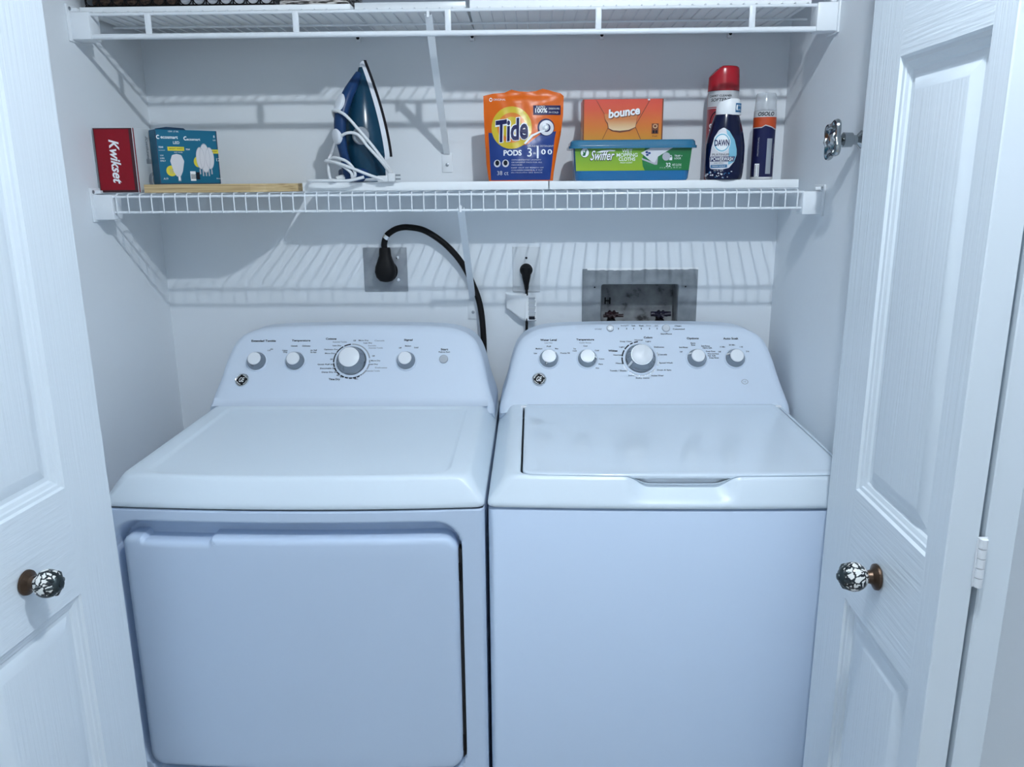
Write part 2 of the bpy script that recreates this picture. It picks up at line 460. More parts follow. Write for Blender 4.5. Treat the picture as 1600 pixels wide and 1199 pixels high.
def emblem(root, fn, u, v):
    o = fn(u, v, 0); b = MB()
    b.lathe([(0, .0003), (.0165, .0003), (.0165, .0022), (.0150, .0034), (.0135, .0026)], o, NL, CHROME, 36)
    e = obj('emblem', b, root, label='round black and chrome emblem')
    b = MB(); b.lathe([(.0139, .0018), (.0137, .0026), (0, .0030)], o, NL, BLACK, 36); obj('black_disc', b, e)
    b = MB(); g = lambda a, c, ep: fn(u+a, v+c, .0033+ep)
    b.text('GE', g, 0, 0, WHITE, w=.0135, h=.0115, shear=.35, bold=.012, eps=0)
    for k in range(4):
        a0 = k*90+20; b.ell(0, 0, .0122, .0122, g, WHITE, 0, 40, .9, a0, a0+62)
    obj('monogram', b, e)
def labels(root, fn, rows, u0, v0, k, cuts):
    """printed captions, one part for each control"""
    groups = {}
    for r in rows:
        key = 9 if r[2] < -34 else sum(r[1] > c for c in cuts)
        groups.setdefault(key, []).append(r)
    for key in sorted(groups):
        b = MB()
        for body, px, py, wd, m, bold in groups[key]:
            b.text(body, fn, u0+px*k, v0-py*.00165, m, w=wd*k*1.04, h=(.0064 if bold else .0044)*(1.0 if any(c in body for c in 'gjpqy') else .84), bold=.035 if bold else .022, eps=.0004)
        obj('printed_caption', b, root)

# ------------------------------------------------------------------ dryer
DX0, DX1 = -.634, .052; DXC = -.291
dry = thing('clothes_dryer', 'white front-loading clothes dryer standing left of the washer', 'dryer', (DXC, -.4, 0))
BOWD = .015
b = MB()
ringsets = []
for z, ins in ((.872, .004), (.8722, .0015), (.8745, 0), (.879, 0), (.883, .0012), (.888, .004), (.904, .0135), (.918, .0225), (.9225, .0262), (.925, .031), (.926, .039)):
    ringsets.append([Vector((p.x, p.y, z)) for p in rr_outline(DX0+ins, DX1-ins, YF+ins*.75, -.052, (.014+ins*.5, .004), BOWD)])
for z, a, c, e in ((.926, .062, .030, -.262), (.9250, .065, .033, -.264), (.9220, .069, .037, -.268), (.9214, .073, .041, -.272)):
    ringsets.append([Vector((p.x, p.y, z)) for p in rr_outline(DX0+a, DX1-a, YF+c, e, (.035, .02), BOWD)])
b.loft(ringsets, ENAMEL)
obj('top_panel', b, dry, sharp=50)
con, cf = console(dry, DXC)
# cabinet with the scooped door recess in its front
def sd_rr(x, z, x0, x1, z0, z1, r):
    qx = abs(x-(x0+x1)/2)-((x1-x0)/2-r); qz = abs(z-(z0+z1)/2)-((z1-z0)/2-r)
    return math.hypot(max(qx, 0), max(qz, 0))+min(max(qx, qz), 0)-r
b = MB()
nx, nz = 170, 190; X0, X1, Z0, Z1 = DX0+.001, DX1-.001, .02, .8685
vs, fs = [], []
def dfront(x):
    h = (DX1-DX0)/2; xm = (DX0+DX1)/2; return YF+.002-BOWD*(1-((x-xm)/h)**2)
for i in range(nx+1):
    for j in range(nz+1):
        x = X0+(X1-X0)*i/nx; tz = j/nz; z = Z0+(Z1-Z0)*(1-(1-tz)**1.6)
        d = sd_rr(x, z, -.622, .0085, .322, .8445, .048)
        tw = sstep(.79, .83, z); dep = (.030+.014*tw)*sstep(.001+.003*tw, -.0015-.0145*tw, d)
        e = min(x-X0, X1-x); dep += .010*(1-math.sqrt(max(0, 1-(1-min(1, e/.010))**2)))
        e = Z1-z; dep += .003*(1-min(1, e/.003))
        vs.append(Vector((x, dfront(x)+dep, z)))
for i in range(nx):
    for j in range(nz):
        a = i*(nz+1)+j; fs.append((a, a+nz+1, a+nz+2, a+1))
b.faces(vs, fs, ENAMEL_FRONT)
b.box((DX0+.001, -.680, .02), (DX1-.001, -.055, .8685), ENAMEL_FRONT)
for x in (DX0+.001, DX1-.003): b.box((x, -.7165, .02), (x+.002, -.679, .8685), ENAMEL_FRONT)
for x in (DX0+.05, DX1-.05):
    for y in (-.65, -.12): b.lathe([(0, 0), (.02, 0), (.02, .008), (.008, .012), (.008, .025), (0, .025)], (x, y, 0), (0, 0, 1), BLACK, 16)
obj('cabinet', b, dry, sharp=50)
# door
b = MB()
x0, x1, z0, z1 = -.606, .0035, .333, .8165
out = round_poly([(x0, z0), (x1, z0), (x1, z1), (-.438, z1), (-.4440, z1-.0075), (-.5630, z1-.0075), (-.569, z1), (x0, z1)],
                 [.028, .028, .030, .002, .002, .002, .002, .026], 8)
def seg(pts, mx=.02):
    o2 = []
    for i, p in enumerate(pts):
        q = pts[(i+1) % len(pts)]; k = max(1, int((q-p).length/mx)); o2 += [p.lerp(q, s/k) for s in range(k)]
    return o2
out = seg(out)
rings = []
for ins, y in ((.0, .038), (0, .006), (.0006, .002), (.002, -.0012), (.0045, -.0042), (.0085, -.0060), (.012, -.0066)):
    rings.append([Vector((p.x, dfront(p.x)+y, p.y)) for p in offset(out, ins)])
n = len(out)
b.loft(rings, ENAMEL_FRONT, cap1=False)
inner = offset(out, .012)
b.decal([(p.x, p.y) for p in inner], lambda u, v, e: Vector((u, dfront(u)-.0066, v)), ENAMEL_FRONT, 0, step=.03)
bmesh.ops.remove_doubles(b.bm, verts=b.bm.verts, dist=1e-5)
obj('drum_door', b, dry, sharp=50)
b = MB(); b.box((.0036, dfront(.004)+.005, .352), (.0090, dfront(.004)+.026, .790), DARK); obj('gap_shade_strip', b, dry, label='black gap strip along the door edge')  # strip added to blacken the door gap, standing in for its shade
for z in (.745, .385):
    bb = MB(); bb.box((.0030, dfront(.005)+.003, z-.018), (.0078, dfront(.005)+.02, z+.018), BLACK, .001); obj('door_hinge', bb, dry, label='black door hinge')
# controls
for px, py, ang in ((0, 0, 118), (60, 0, 120)):
    knob(dry, cf, (402-549+px)*.00155-.0056, .1010, .0225, .0150, .021, ang)
knob(dry, cf, -.0045, .1010, .0365, .0235, .030, 112, 'cycle_knob')
knob(dry, cf, .1265, .1015, .0225, .0150, .021, 118)
b = MB(); b.lathe([(0, .0002), (.0105, .0002), (.0105, .0022), (.0095, .003), (0, .003)], cf(.2165, .1055), NL, SATIN, 30); obj('start_button', b, dry, label='round grey start button')
emblem(dry, cf, -.2640, .0535)
I, G = INK, INKG
rows = [('Extended Tumble', -140, -29, 37, I, 1), ('On', -126, -16, 4, I, 0), ('Off', -130, -14, 5, G, 0), ('Temperature', -81, -29, 28, I, 1), ('Casuals', -91, -21, 10, I, 0), ('Delicates', -72, -21, 12, I, 0),
        ('Cottons', -105, -14, 8, I, 0), ('Dry', -104, -11, 6, I, 0), ('Air Fluff', -60, -14, 10, I, 0), ('No Heat', -60, -11, 9, I, 0),
        ('Cottons', -34, -32, 16, I, 1), ('Extended Tumble', -20, -27, 21, G, 0), ('Less Dry', -24, -21, 13, I, 0), ('Optimum Dry', -33, -15, 21, I, 0), ('More Dry', -34, -9, 15, I, 0),
        ('Off', -31, 0, 4, I, 0), ('Quick Fluff 20', -40, 8, 23, I, 0), ('Dewrinkle 20', -36, 14, 22, I, 0), ('Damp Dry 30', -33, 20, 22, I, 0), ('40', -19, 24.5, 5, I, 0), ('50', -13, 27, 5, I, 0), ('60', -5.5, 28, 5, I, 0), ('70', 2.5, 28, 5, I, 0),
        ('80', 10, 26.5, 4, I, 0), ('Min.', 10, 30, 6, I, 0), ('Off', 16, 24, 4, I, 0), ('Time Dry', -24, 31, 17, I, 1), ('Off', 3, -29, 4, I, 0), ('More Dry', 17, -29, 15, I, 0), ('Casuals', 42, -29, 15, G, 0),
        ('Less Dry', 24, -25, 13, I, 0), ('Dewrinkle', 31, -21, 12, G, 0), ('Extended Tumble', 37, -17.5, 21, G, 0), ('Off', 34, -5, 4, I, 0), ('More Dry', 38, 2.5, 14, I, 0), ('Less Dry', 35, 8, 13, I, 0), ('Delicates', 47, 13, 18, G, 0),
        ('Extended Tumble', 35, 18, 20, G, 0), ('Signal', 87, -29.5, 13, I, 1), ('Medium', 87, -20.5, 9, I, 0), ('Off', 75, -17.5, 4, I, 0), ('Loud', 100, -18, 6, I, 0), ('Start', 144, -15, 11, I, 1), ('Push to Start', 144, -11, 17, I, 0)]
labels(con, cf, rows, -.0056, .1058, .00155, (-112, -52, 68, 120))
def dial_ring(par, fn, u, v, segs):
    b = MB()
    for a0, a1, m in segs: b.ell(u, v, .0448, .0448, fn, m, .0004, 90, .905, a0, a1)
    obj('dial_scale', b, par)
dial_ring(con, cf, -.0045, .1010, [(10, 92, SATIN), (96, 118, I), (122, 150, I), (152, 184, I), (187, 200, I), (203, 216, I), (219, 232, I), (236, 249, I), (252, 262, I), (265, 275, I), (278, 288, I), (291, 300, I), (-50, -32, SATIN), (-29, -10, SATIN), (-6, 4, SATIN)])

# ------------------------------------------------------------------ washer
WX0, WX1 = .0572, .7432; WXC = .4002
was = thing('washing_machine', 'white top-loading washing machine standing right of the dryer', 'washing machine', (WXC, -.4, 0))
BOWW = .008
LX0, LX1, LY0, LY1 = .1195, .7005, -.7015, -.2435
def scoop(x): return sstep(.300, .347, x)*(1-sstep(.458, .505, x))
b = MB(); ringsets = []
for z, ins in ((.872, .004), (.8722, .0015), (.8745, 0), (.879, 0), (.883, .0012), (.888, .0035), (.904, .0105), (.918, .0165), (.9225, .0192), (.925, .0225)):
    ring = []
    for p in rr_outline(WX0+ins*1.6, WX1-ins*1.6, YF+ins, -.052, (.014+ins*.5, .004), BOWW, 140):
        q = Vector((p.x, p.y, z))
        if p.y < -.6 and ins < .03:
            s = scoop(p.x); t_ = max(0, (z-.880)/.045)
            q.y += s*.013*sstep(0, .35, t_); q.z -= s*.017*sstep(.3, 1, t_)
        ring.append(q)
    ringsets.append(ring)
lo = rr_outline(LX0-.004, LX1+.003, LY0-.003, LY1+.003, (.022, .012), BOWW, 140)
for z, grow in ((.9262, .0015), (.9250, 0), (.9215, 0), (.890, 0)):
    ring = []
    for p, c in zip(offset(lo, -grow), lo):
        q = Vector((p.x, p.y, z))
        if c.y < -.6:
            s = scoop(p.x); q.z -= s*.017 if z > .9 else 0; q.y += s*.013*(0.35 if z > .9258 else .45)
        ring.append(q)
    ringsets.append(ring)
b.loft(ringsets, ENAMEL, cap1=False)
TUBG = mat('grey_tub_rim', (.16, .18, .21), .6)
obj('top_panel', b, was, sharp=50)
b = MB(); b.box((LX0-.01, LY0-.001, .885), (LX1+.01, LY1+.01, .8935), TUBG); obj('tub_opening', b, was, label='dark opening under the lid')
b = MB(); o = rr_outline(LX0, LX1, LY0, LY1, (.022, .012), BOWW, 140); R = []
for ins, z in ((.004, .9195), (.0005, .9200), (0, .9215), (0, .9245), (.0006, .9262), (.0022, .9272), (.006, .9275), (.016, .9272), (.024, .9262)):
    R.append([Vector((p.x, p.y, z)) for p in rr_outline(LX0+ins, LX1-ins, LY0+ins, LY1-ins, (max(.004, .022-ins), max(.003, .012-ins*.5)), BOWW, 140)])
b.loft(R, ENAMEL_LID); obj('lid', b, was, sharp=50)
b = MB(); b.box((.285, LY0+.003, .8965), (.515, LY0+.03, .9190), PLASTIC, .002); obj('lid_lip', b, was, label='white grip lip under the lid edge')
for x in (LX0-.002, LX1+.001):
    bb = MB(); bb.tube([(x-.006, LY1-.020, .9255), (x+.006, LY1-.020, .9255)], .004, PLASTIC, 12); obj('lid_hinge', bb, was)
wcon, wf = console(was, WXC-.001, hollow=False)
b = MB(); R = []
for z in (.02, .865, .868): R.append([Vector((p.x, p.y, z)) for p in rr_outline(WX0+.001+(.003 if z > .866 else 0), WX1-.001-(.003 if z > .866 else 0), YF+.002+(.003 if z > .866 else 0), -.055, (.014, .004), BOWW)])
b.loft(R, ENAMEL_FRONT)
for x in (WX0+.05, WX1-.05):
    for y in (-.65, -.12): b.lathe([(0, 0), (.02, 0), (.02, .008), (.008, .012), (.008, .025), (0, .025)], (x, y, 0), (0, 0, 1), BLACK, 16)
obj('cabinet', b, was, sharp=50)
KX = -.0057
for px, ang in ((-142.5, 40), (-82.5, 0), (88, 155), (147.5, 158)):
    knob(was, wf, KX+px*.00152, .1055, .0225, .0150, .021, ang)
knob(was, wf, KX+.0005, .1055, .0365, .0235, .030, 215, 'cycle_knob')
for px, r in ((-45, .0085), (43, .0095)):
    b = MB(); b.lathe([(0, .0002), (r, .0002), (r, .002), (r*.85, .003), (0, .003)], wf(KX+px*.00152, .1835), NL, SATIN, 28)
    k = obj('round_button', b, was, label='round grey button')
    if px < 0:
        b = MB(); b.lathe([(r*.45, .003), (r*.4, .0038), (0, .004)], wf(KX+px*.00152, .1835), NL, WHITE, 20); obj('button_dot', b, k)
emblem(was, wf, -.2455, .0545)
b = MB(); g = lambda a, c, ep: wf(.2367+a, .0475+c, ep)
b.ell(0, 0, .0080, .0062, g, SATIN, .0004, 30, .8); b.text('HE', g, 0, 0, SATIN, w=.007, eps=.0004); obj('badge_print', b, wcon)
rows = [('Water Level', -143, -26.5, 25, I, 1), ('Load Size', -143, -22, 12, G, 0), ('Medium', -158, -13, 10, I, 0), ('Full', -142.5, -16.5, 6, I, 0), ('Max', -130, -13, 5, I, 0), ('Low', -163.5, -6, 5, I, 0), ('Precise Fill', -117, -6, 14, I, 0),
        ('Temperature', -85, -26.5, 27, I, 1), ('Cold Rinse', -85, -22, 18, G, 0), ('Cool', -85, -17, 6, I, 0), ('Cold', -67, -10, 6, I, 0), ('Tap', -102, -12.5, 4, I, 0), ('Cold', -102, -9.5, 6, I, 0), ('Colors', -60, 3, 8, I, 0), ('Warm', -62, 11, 7, I, 0), ('Hot', -67, 17, 5, I, 0),
        ('Colors', 14, -30, 13, I, 1), ('Normal', -1, -26, 12, I, 0), ('Light', 14, -23.5, 8, I, 0), ('Deep Clean', -21, -23.5, 18, I, 0), ('Light', -27.5, -15, 8, I, 0), ('Whites', -42, -9.5, 14, I, 1), ('Normal', -35, -3, 12, I, 0), ('Heavy', -33, 10, 10, I, 0),
        ('Towels / Sheets', -35, 21, 25, I, 0), ('Jeans', -15, 28.5, 9, I, 0), ('Bulky Items', 2.5, 32.5, 20, I, 0), ('Active Wear', 25.5, 28.5, 19, I, 0), ('Drain & Spin', 36.5, 20.5, 21, I, 0), ('Speed Wash', 40, 9.5, 20, I, 0), ('Casuals', 35.5, -3.5, 13, I, 0), ('Delicates', 30.5, -15, 15, I, 0),
        ('Options', 84, -28, 18, I, 1), ('Extra', 84, -21, 7, I, 0), ('Rinse', 84, -18, 6, I, 0), ('2nd Rinse', 68.5, -14.5, 13, I, 0), ('Off', 64.5, -7.5, 4, I, 0), ('2nd Rinse', 103, -16.5, 13, I, 0), ('Fabric Soft.', 106, -13.5, 14, I, 0), ('Deep Rinse', 110.5, -8, 14, I, 0), ('Warm 2nd Rinse', 114, -4.5, 17, I, 0), ('Fab. Soft.', 112, -1.5, 12, I, 0), ('Deep Rinse', 115, 2, 14, I, 0),
        ('Auto Soak', 143.5, -28, 23, I, 1), ('15 Min', 129.5, -15, 8, I, 0), ('30 Min', 144.5, -18, 9, I, 0), ('1 Hr', 159, -15, 5, I, 0), ('Off', 124.5, -7.5, 4, I, 0), ('2 Hr', 168, -8, 5, I, 0),
        ('Lid Locked', -64, -43.5, 10, G, 0), ('Sensing/Fill', -22, -48.5, 12, G, 0), ('Soak', -8, -48.5, 6, I, 0), ('Wash', 4, -48.5, 7, I, 0), ('Rinse', 16, -48.5, 7, G, 0), ('Spin', 28, -48.5, 5, G, 0), ('Clean', 62, -48, 10, I, 0), ('Customized', 63, -43, 18, I, 0), ('Start/Pause', 43, -35.5, 17, I, 0)]
labels(wcon, wf, rows, KX, .1103, .00152, (-108, -52, 54, 120))
dial_ring(wcon, wf, KX+.0005, .1055, [(95, 108, I), (112, 122, I), (126, 146, I), (150, 172, I), (175, 198, I), (202, 225, SATIN), (230, 243, SATIN), (247, 262, SATIN), (266, 281, SATIN), (285, 300, SATIN), (304, 322, SATIN), (8, 22, SATIN), (-24, -6, SATIN)])
b = MB()
for px in (-32, -19, -8, 4, 17, 29):
    b.rect(KX+px*.00152-.0008, .1825-.0022, KX+px*.00152+.0008, .1825+.0022, wf, I, .0004)
obj('indicator_marks', b, wcon)

# ================================================================== WIRE SHELVES
def strut(root, x, top, foot_z, plate_z0, plate_z1):
    b = MB(); p0, p1 = Vector((x, -.006, foot_z)), Vector((x, top[0], top[1]))
    d = (p1-p0).normalized(); nrm = Vector((1, 0, 0)).cross(d)
    pr = [(-.0075, .001), (-.0075, -.005), (-.006, -.005), (-.006, -.0005), (.006, -.0005), (.006, -.005), (.0075, -.005), (.0075, .001)]
    b.loft([[p+Vector((1, 0, 0))*a+nrm*c for a, c in pr] for p in (p0, p1)], WIREW)
    b.tube([p1, p1+Vector((0, -.004, .006)), p1+Vector((0, -.010, .004)), p1+Vector((0, -.011, -.006))], .003, WIREW, 8)
    s_ = obj('support_strut', b, root, sharp=30)
    b = MB(); b.box((x-.0125, -.003, plate_z0), (x+.0125, 0, plate_z1), WIREW, .001); f_ = obj('foot_plate', b, root)
    b = MB(); b.lathe([(.0042, .0028), (.004, .0045), (.0015, .0052), (0, .0052)], (x, 0, plate_z0+.018), (0, -1, 0), STEEL, 14); obj('screw', b, f_)
def bracket(root, xw, sgn, z0, z1, y, wd=.043):
    b = MB(); x0, x1 = sorted((xw, xw+sgn*wd))
    b.box((x0, y-.008, z0), (x1, y+.035, z1), WIREW, .003)
    xa, xb = sorted((xw, xw+sgn*.004))
    b.box((xa, y-.016, z0-.004), (xb, y+.045, z1+.014), WIREW, .0015)
    b.box((min(xw, xw+sgn*.014), y+.004, z1+.002), (max(xw, xw+sgn*.014), y+.016, z1+.009), WIREW, .001)
    o = obj('end_bracket', b, root)
    b = MB(); b.lathe([(.004, 0), (.0035, .0016), (0, .002)], (xw+sgn*.004, y-.006, z1+.006), (sgn, 0, 0), STEEL, 12); obj('screw', b, o)

sh = thing('wire_shelf', 'lower white wire shelf with a narrow wire lip, holding boxes and bottles', 'shelf', (0, -.155, 1.36), 0, 'white wire shelves')
b = MB()
for i in range(58):
    x = -.7533+.0254*i
    b.tube([(x, -.012, 1.4130), (x, -.3000, 1.4130), (x, -.3065, 1.4115), (x, -.3095, 1.4070), (x, -.3095, 1.3722)], .0014, WIREW, 6)
obj('wire_deck', b, sh)
b = MB()
for z in (1.4066, 1.3740): b.tube([(-.766, -.3055, z), (.708, -.3055, z)], .0025, WIREW, 10)
obj('front_rail', b, sh)
for y in (-.012, -.155):
    b = MB(); b.tube([(-.790 if y < -.1 else -.803, y, 1.4092), (.735 if y < -.1 else .747, y, 1.4092)], .0024, WIREW, 8); obj('cross_rod', b, sh)
bracket(sh, XL, 1, 1.3585, 1.4115, -.3055); bracket(sh, XR, -1, 1.3605, 1.4080, -.3055)
strut(sh, -.0150, (-.302, 1.3760), 1.137, 1.0885, 1.140)
for x in (-.52, -.2, .22, .55):
    b = MB(); b.box((x-.006, -.014, 1.400), (x+.006, 0, 1.4115), WIREW, .002); obj('wall_clip', b, sh)

us = thing('wire_shelf', 'upper white wire shelf with a thick hanging rail along its front', 'shelf', (0, -.155, 1.72), 0, 'white wire shelves')
b = MB()
for i in range(58):
    x = -.7600+.0254*i
    b.tube([(x, -.012, 1.7735), (x, -.3040, 1.7735), (x, -.3095, 1.7715)], .0014, WIREW, 6)
obj('wire_deck', b, us)
b = MB(); b.tube([(-.768, -.3055, 1.7685), (.708, -.3055, 1.7685)], .0032, WIREW, 10); obj('front_rail', b, us)
b = MB(); b.tube([(-.768, -.3055, 1.7262), (.708, -.3055, 1.7242)], .0055, WIREW, 14); obj('hanging_rail', b, us)
for x in (-.6439, -.3412, -.0318, .2711, .5778):
    b = MB(); b.box((x-.0062, -.3095, 1.7262), (x+.0062, -.3025, 1.7700), WIREW, .002); obj('rail_post', b, us)
for y in (-.012, -.155):
    b = MB(); b.tube([(-.79, y, 1.7697), (.735, y, 1.7697)], .0024, WIREW, 8); obj('cross_rod', b, us)
bracket(us, XL, 1, 1.7205, 1.7735, -.3055); bracket(us, XR, -1, 1.7195, 1.7735, -.3055)
strut(us, -.0720, (-.302, 1.7600), 1.500, 1.4555, 1.502)
for x in (-.276, -.004, .3025, .6038):
    b = MB(); b.box((x-.006, -.012, 1.757), (x+.006, 0, 1.772), WIREW, .002)
    k = obj('wall_clip', b, us)
    b = MB(); b.lathe([(.004, 0), (.003, .002), (0, .0024)], (x, -.012, 1.766), (0, -1, 0), BLACK, 12); obj('screw', b, k)

# ------------------------------------------------------------------ boards on the shelves
PLY = ramp_mat('plywood_edge', [(.25, (.26, .16, .07)), (.45, (.50, .36, .18)), (.7, (.64, .49, .27))], noise=(6, 30, 320), rough=.6)
LB, LT = 1.4147, 1.4333
b = MB(); b.box((-.3830, -.190, LB), (.1740, -.004, LT), BOARDW, .0008); obj('shelf_board', b, None, 'white board under the iron and the orange detergent pouch', loc=(-.1045, -.097, LB), cat='board', group='white boards on the lower shelf')
b = MB(); b.box((.1765, -.188, LB), (.7330, -.004, LT-.0006), BOARDW, .0008); obj('shelf_board', b, None, 'white board under the blue tub and the spray bottles', loc=(.4550, -.097, LB), cat='board', group='white boards on the lower shelf')
b = MB(); o = [(-.7000, -.288), (-.470, -.286), (-.440, -.270), (-.3930, -.190), (-.4180, -.01), (-.7000, -.01)]
b.loft([[Vector((x, y, z)) for x, y in o] for z in (LB, LT-.0012)], PLY); obj('plywood_board', b, None, 'raw plywood board on the left end of the lower shelf', loc=(-.53, -.15, LB), cat='board', sharp=20)
UB = 1.7752
b = MB(); b.box((-.790, -.290, UB), (-.2325, -.105, UB+.0105), BOARDW, .0008); obj('shelf_board', b, None, 'thin white board under the wire basket on the upper shelf', loc=(-.51, -.2, UB), cat='board', group='white boards on the upper shelf')
b = MB(); b.box((-.2290, -.262, UB), (.0010, -.02, UB+.018), BOARDW, .0008); obj('shelf_board', b, None, 'short empty white board in the middle of the upper shelf', loc=(-.114, -.14, UB), cat='board', group='white boards on the upper shelf')
b = MB(); o = [(.0110, -.285), (.7000, -.285), (.7000, -.02), (.0030, -.02)]
b.loft([[Vector((x, y, z)) for x, y in o] for z in (UB, UB+.018)], BOARDW); obj('shelf_board', b, None, 'long empty white board on the right half of the upper shelf', loc=(.35, -.15, UB), cat='board', group='white boards on the upper shelf', sharp=20)

# things on the upper shelf (only their feet are in frame)
t = thing('wire_basket', 'black wire basket standing at the left end of the upper shelf', 'basket', (-.5875, -.165, UB+.0105))
b = MB(); z0 = UB+.0135
BX0, BX1, BY0, BY1, BH = -.783, -.392, -.275, -.06, .11
b.tube([(BX0, BY0, z0), (BX1, BY0, z0), (BX1, BY1, z0), (BX0, BY1, z0)], .003, BLACK, 8, True)
b.tube([(BX0-.012, BY0-.008, z0+BH), (BX1+.005, BY0-.008, z0+BH), (BX1+.005, BY1+.012, z0+BH), (BX0-.012, BY1+.012, z0+BH)], .0035, BLACK, 8, True)
obj('rim', b, t)
b = MB()
for i in range(15):
    x = BX0+(BX1-BX0)*i/14
    b.tube([(x, BY0-.008, z0+BH), (x, BY0-.001, z0+.005), (x, BY0+.004, z0), (x, BY1-.004, z0), (x, BY1, z0+.005), (x, BY1+.012, z0+BH)], .0014, BLACK, 6)
for i in range(14):                                    # scrolled wire along the foot
    x = BX0+(BX1-BX0)*(i+.5)/14
    b.tube([(x+.012*math.cos(a), BY0-.003, z0+.011+.010*math.sin(a)) for a in [2*math.pi*k/14 for k in range(14)]], .0012, BLACK, 6, True)
obj('wire_mesh', b, t)
BROWN = ramp_mat('brown_knit', [(.35, (.02, .014, .012)), (.6, (.12, .075, .055))], noise=(120, 60, 200), rough=.9)
CLOTH = ramp_mat('pale_cotton', [(.3, (.55, .58, .63)), (.6, (.78, .8, .84))], noise=(60, 30, 60), rough=.9)
PATT = ramp_mat('black_white_weave', [(.44, (.03, .028, .027)), (.5, (.25, .22, .2)), (.56, (.62, .6, .58))], noise=(45, 45, 420), rough=.85)
def fold(name, x0, x1, y0, y1, z0, layers, th, m, label, cat):
    b = MB()
    for k in range(layers):
        e = .004*math.sin(k*2.1)
        b.box((x0+abs(e), y0+e*.5, z0+k*th), (x1-abs(e), y1, z0+(k+1)*th-.0006), m, th*.42, 3)
    obj(name, b, None, label, loc=((x0+x1)/2, (y0+y1)/2, z0), cat=cat)
fold('folded_blanket', -.776, -.600, -.268, -.07, z0+.0016, 5, .018, BROWN, 'dark brown knitted blanket folded in the wire basket', 'blanket')
fold('folded_towel', -.592, -.400, -.268, -.07, z0+.0016, 5, .016, CLOTH, 'pale folded towel in the wire basket beside the brown blanket', 'towel')
fold('folded_cloth', -.380, -.240, -.282, -.115, UB+.0107, 6, .011, PATT, 'black and white patterned cloth folded on the upper shelf', 'cloth')

# ================================================================== THINGS ON THE LOWER SHELF
def plane(o, ux, uy, n):
    o, ux, uy, n = Vector(o), Vector(ux), Vector(uy), Vector(n)
    return lambda u, v, e=0.: o+ux*u+uy*v+n*e
Xv, Zv, Yn = (1, 0, 0), (0, 0, 1), (0, -1, 0)

# red lock box
RED = mat('red_card', (.25, .005, .014), .4, spec=.25); REDD = mat('dark_red_card', (.045, .006, .010), .4); CARD = mat('grey_white_card', (.62, .65, .67), .5)
t = thing('lock_box', 'red and white cardboard box at the left end of the lower shelf', 'box', (-.757, -.225, 1.4146))
b = MB(); x0, x1, y0, y1, za, zb = -.7990, -.7130, -.285, -.165, 1.4147, 1.5505
b.box((x0, y0, za), (x1, y1, zb), CARD, .0012)
obj('carton', b, t)
b = MB(); f = plane((x0, y0, za), Xv, Zv, Yn); W, H = x1-x0, zb-za
b.rect(.0012, .0012, W-.0012, H-.0012, f, REDD, .0002); b.rect(.0035, .006, W-.008, H-.0035, f, RED, .0004)
b.text('Kwikset', f, W*.5, H*.48, WHITE, w=.092, h=.0215, rot=-math.pi/2, shear=.3, bold=.025, eps=.0006)
g = plane((x1, y0, za), (0, 1, 0), Zv, (1, 0, 0))
b.rect(.001, .001, .006, H-.001, g, RED, .0002)
b.text('Kwikset', g, .062, H*.70, SATIN, w=.05, h=.013, rot=-math.pi/2, shear=.3, bold=.02, eps=.0004)
b.ell(.075, .026, .024, .018, g, SATIN, .0004); b.ell(.082, .026, .017, .0135, g, CARD, .0006); b.ell(.082, .026, .013, .010, g, STEEL, .0008)
b.rect(.05, .062, .075, .072, g, SATIN, .0004)
obj('printed_panel', b, t, label='printed front and side of the box')

# teal bulb box
TEAL = mat('teal_card', (.004, .125, .22), .4, spec=.25); TEALD = mat('dark_teal_card', (.008, .035, .08), .4); YEL = mat('yellow_print', (.70, .60, .03), .45); PALE = mat('bulb_print', (.66, .66, .70), .4); PALE2 = mat('bulb_print_line', (.42, .43, .48), .4)
t = thing('bulb_box', 'teal light bulb carton standing on the plywood board', 'box', (-.6445, -.1890, LT-.0012), math.radians(40))
f0 = lambda u, v, e=0.: WM[t.name] @ Vector((-.067+u, -.0225-e, v))
b = MB(); W, H = .134, .1165
b.box((-.067, -.0225, 0), (.067, .0225, H), TEAL, .001, 1, WM[t.name])
b.loft([[WM[t.name] @ Vector((x, y, H+z)) for x, y, z in ((-.0655, -.0215, 0), (.0, -.0215, 0), (-.004, -.0180, .0035+q), (-.040, -.0180, .005+q), (-.0645, -.0180, .001+q))] for q in (0, .0006)], TEALD)
obj('carton', b, t)
b = MB()
def E(zx, zy): return ((zx-790)/660*.134, (752-zy)/590*.1165)
def et(s, zx, zy, w, m=WHITE, **k):
    u, v = E(zx, zy); b.text(s, f0, u, v, m, w=w*.134/660, **k)
for q in (0, W-.0022): b.rect(q, 0.0005, q+.0022, H-.0005, f0, TEALD, .0003)
b.rect(.0005, 0.0005, W-.0005, .0025, f0, TEALD, .0003)
et('ecosmart', 935, 245, 180, bold=.02); et('ecosmart', 1190, 262, 145, bold=.02)
for zx, zy in ((820, 243), (1105, 252)):
    u, v = E(zx, zy); b.ell(u, v, .0042, .0044, f0, WHITE, .0005, 24, .55, 50, 310)
et('LED', 1003, 300, 66, bold=.01); et('75W', 838, 352, 50, bold=.02); et('75W', 1120, 372, 45, bold=.02); et('SOFT WHITE', 1015, 405, 90)
et('EQUIVALENT', 845, 385, 66); et('12W', 838, 440, 36); et('USES', 840, 470, 44); et('ONLY', 845, 498, 58); et('10W 17 PK', 985, 182, 110); et('LED', 1418, 265, 30); et('8', 1418, 225, 16); et('Dimmable', 1440, 690, 70); et('12', 1440, 480, 36); et('A19', 855, 690, 48)
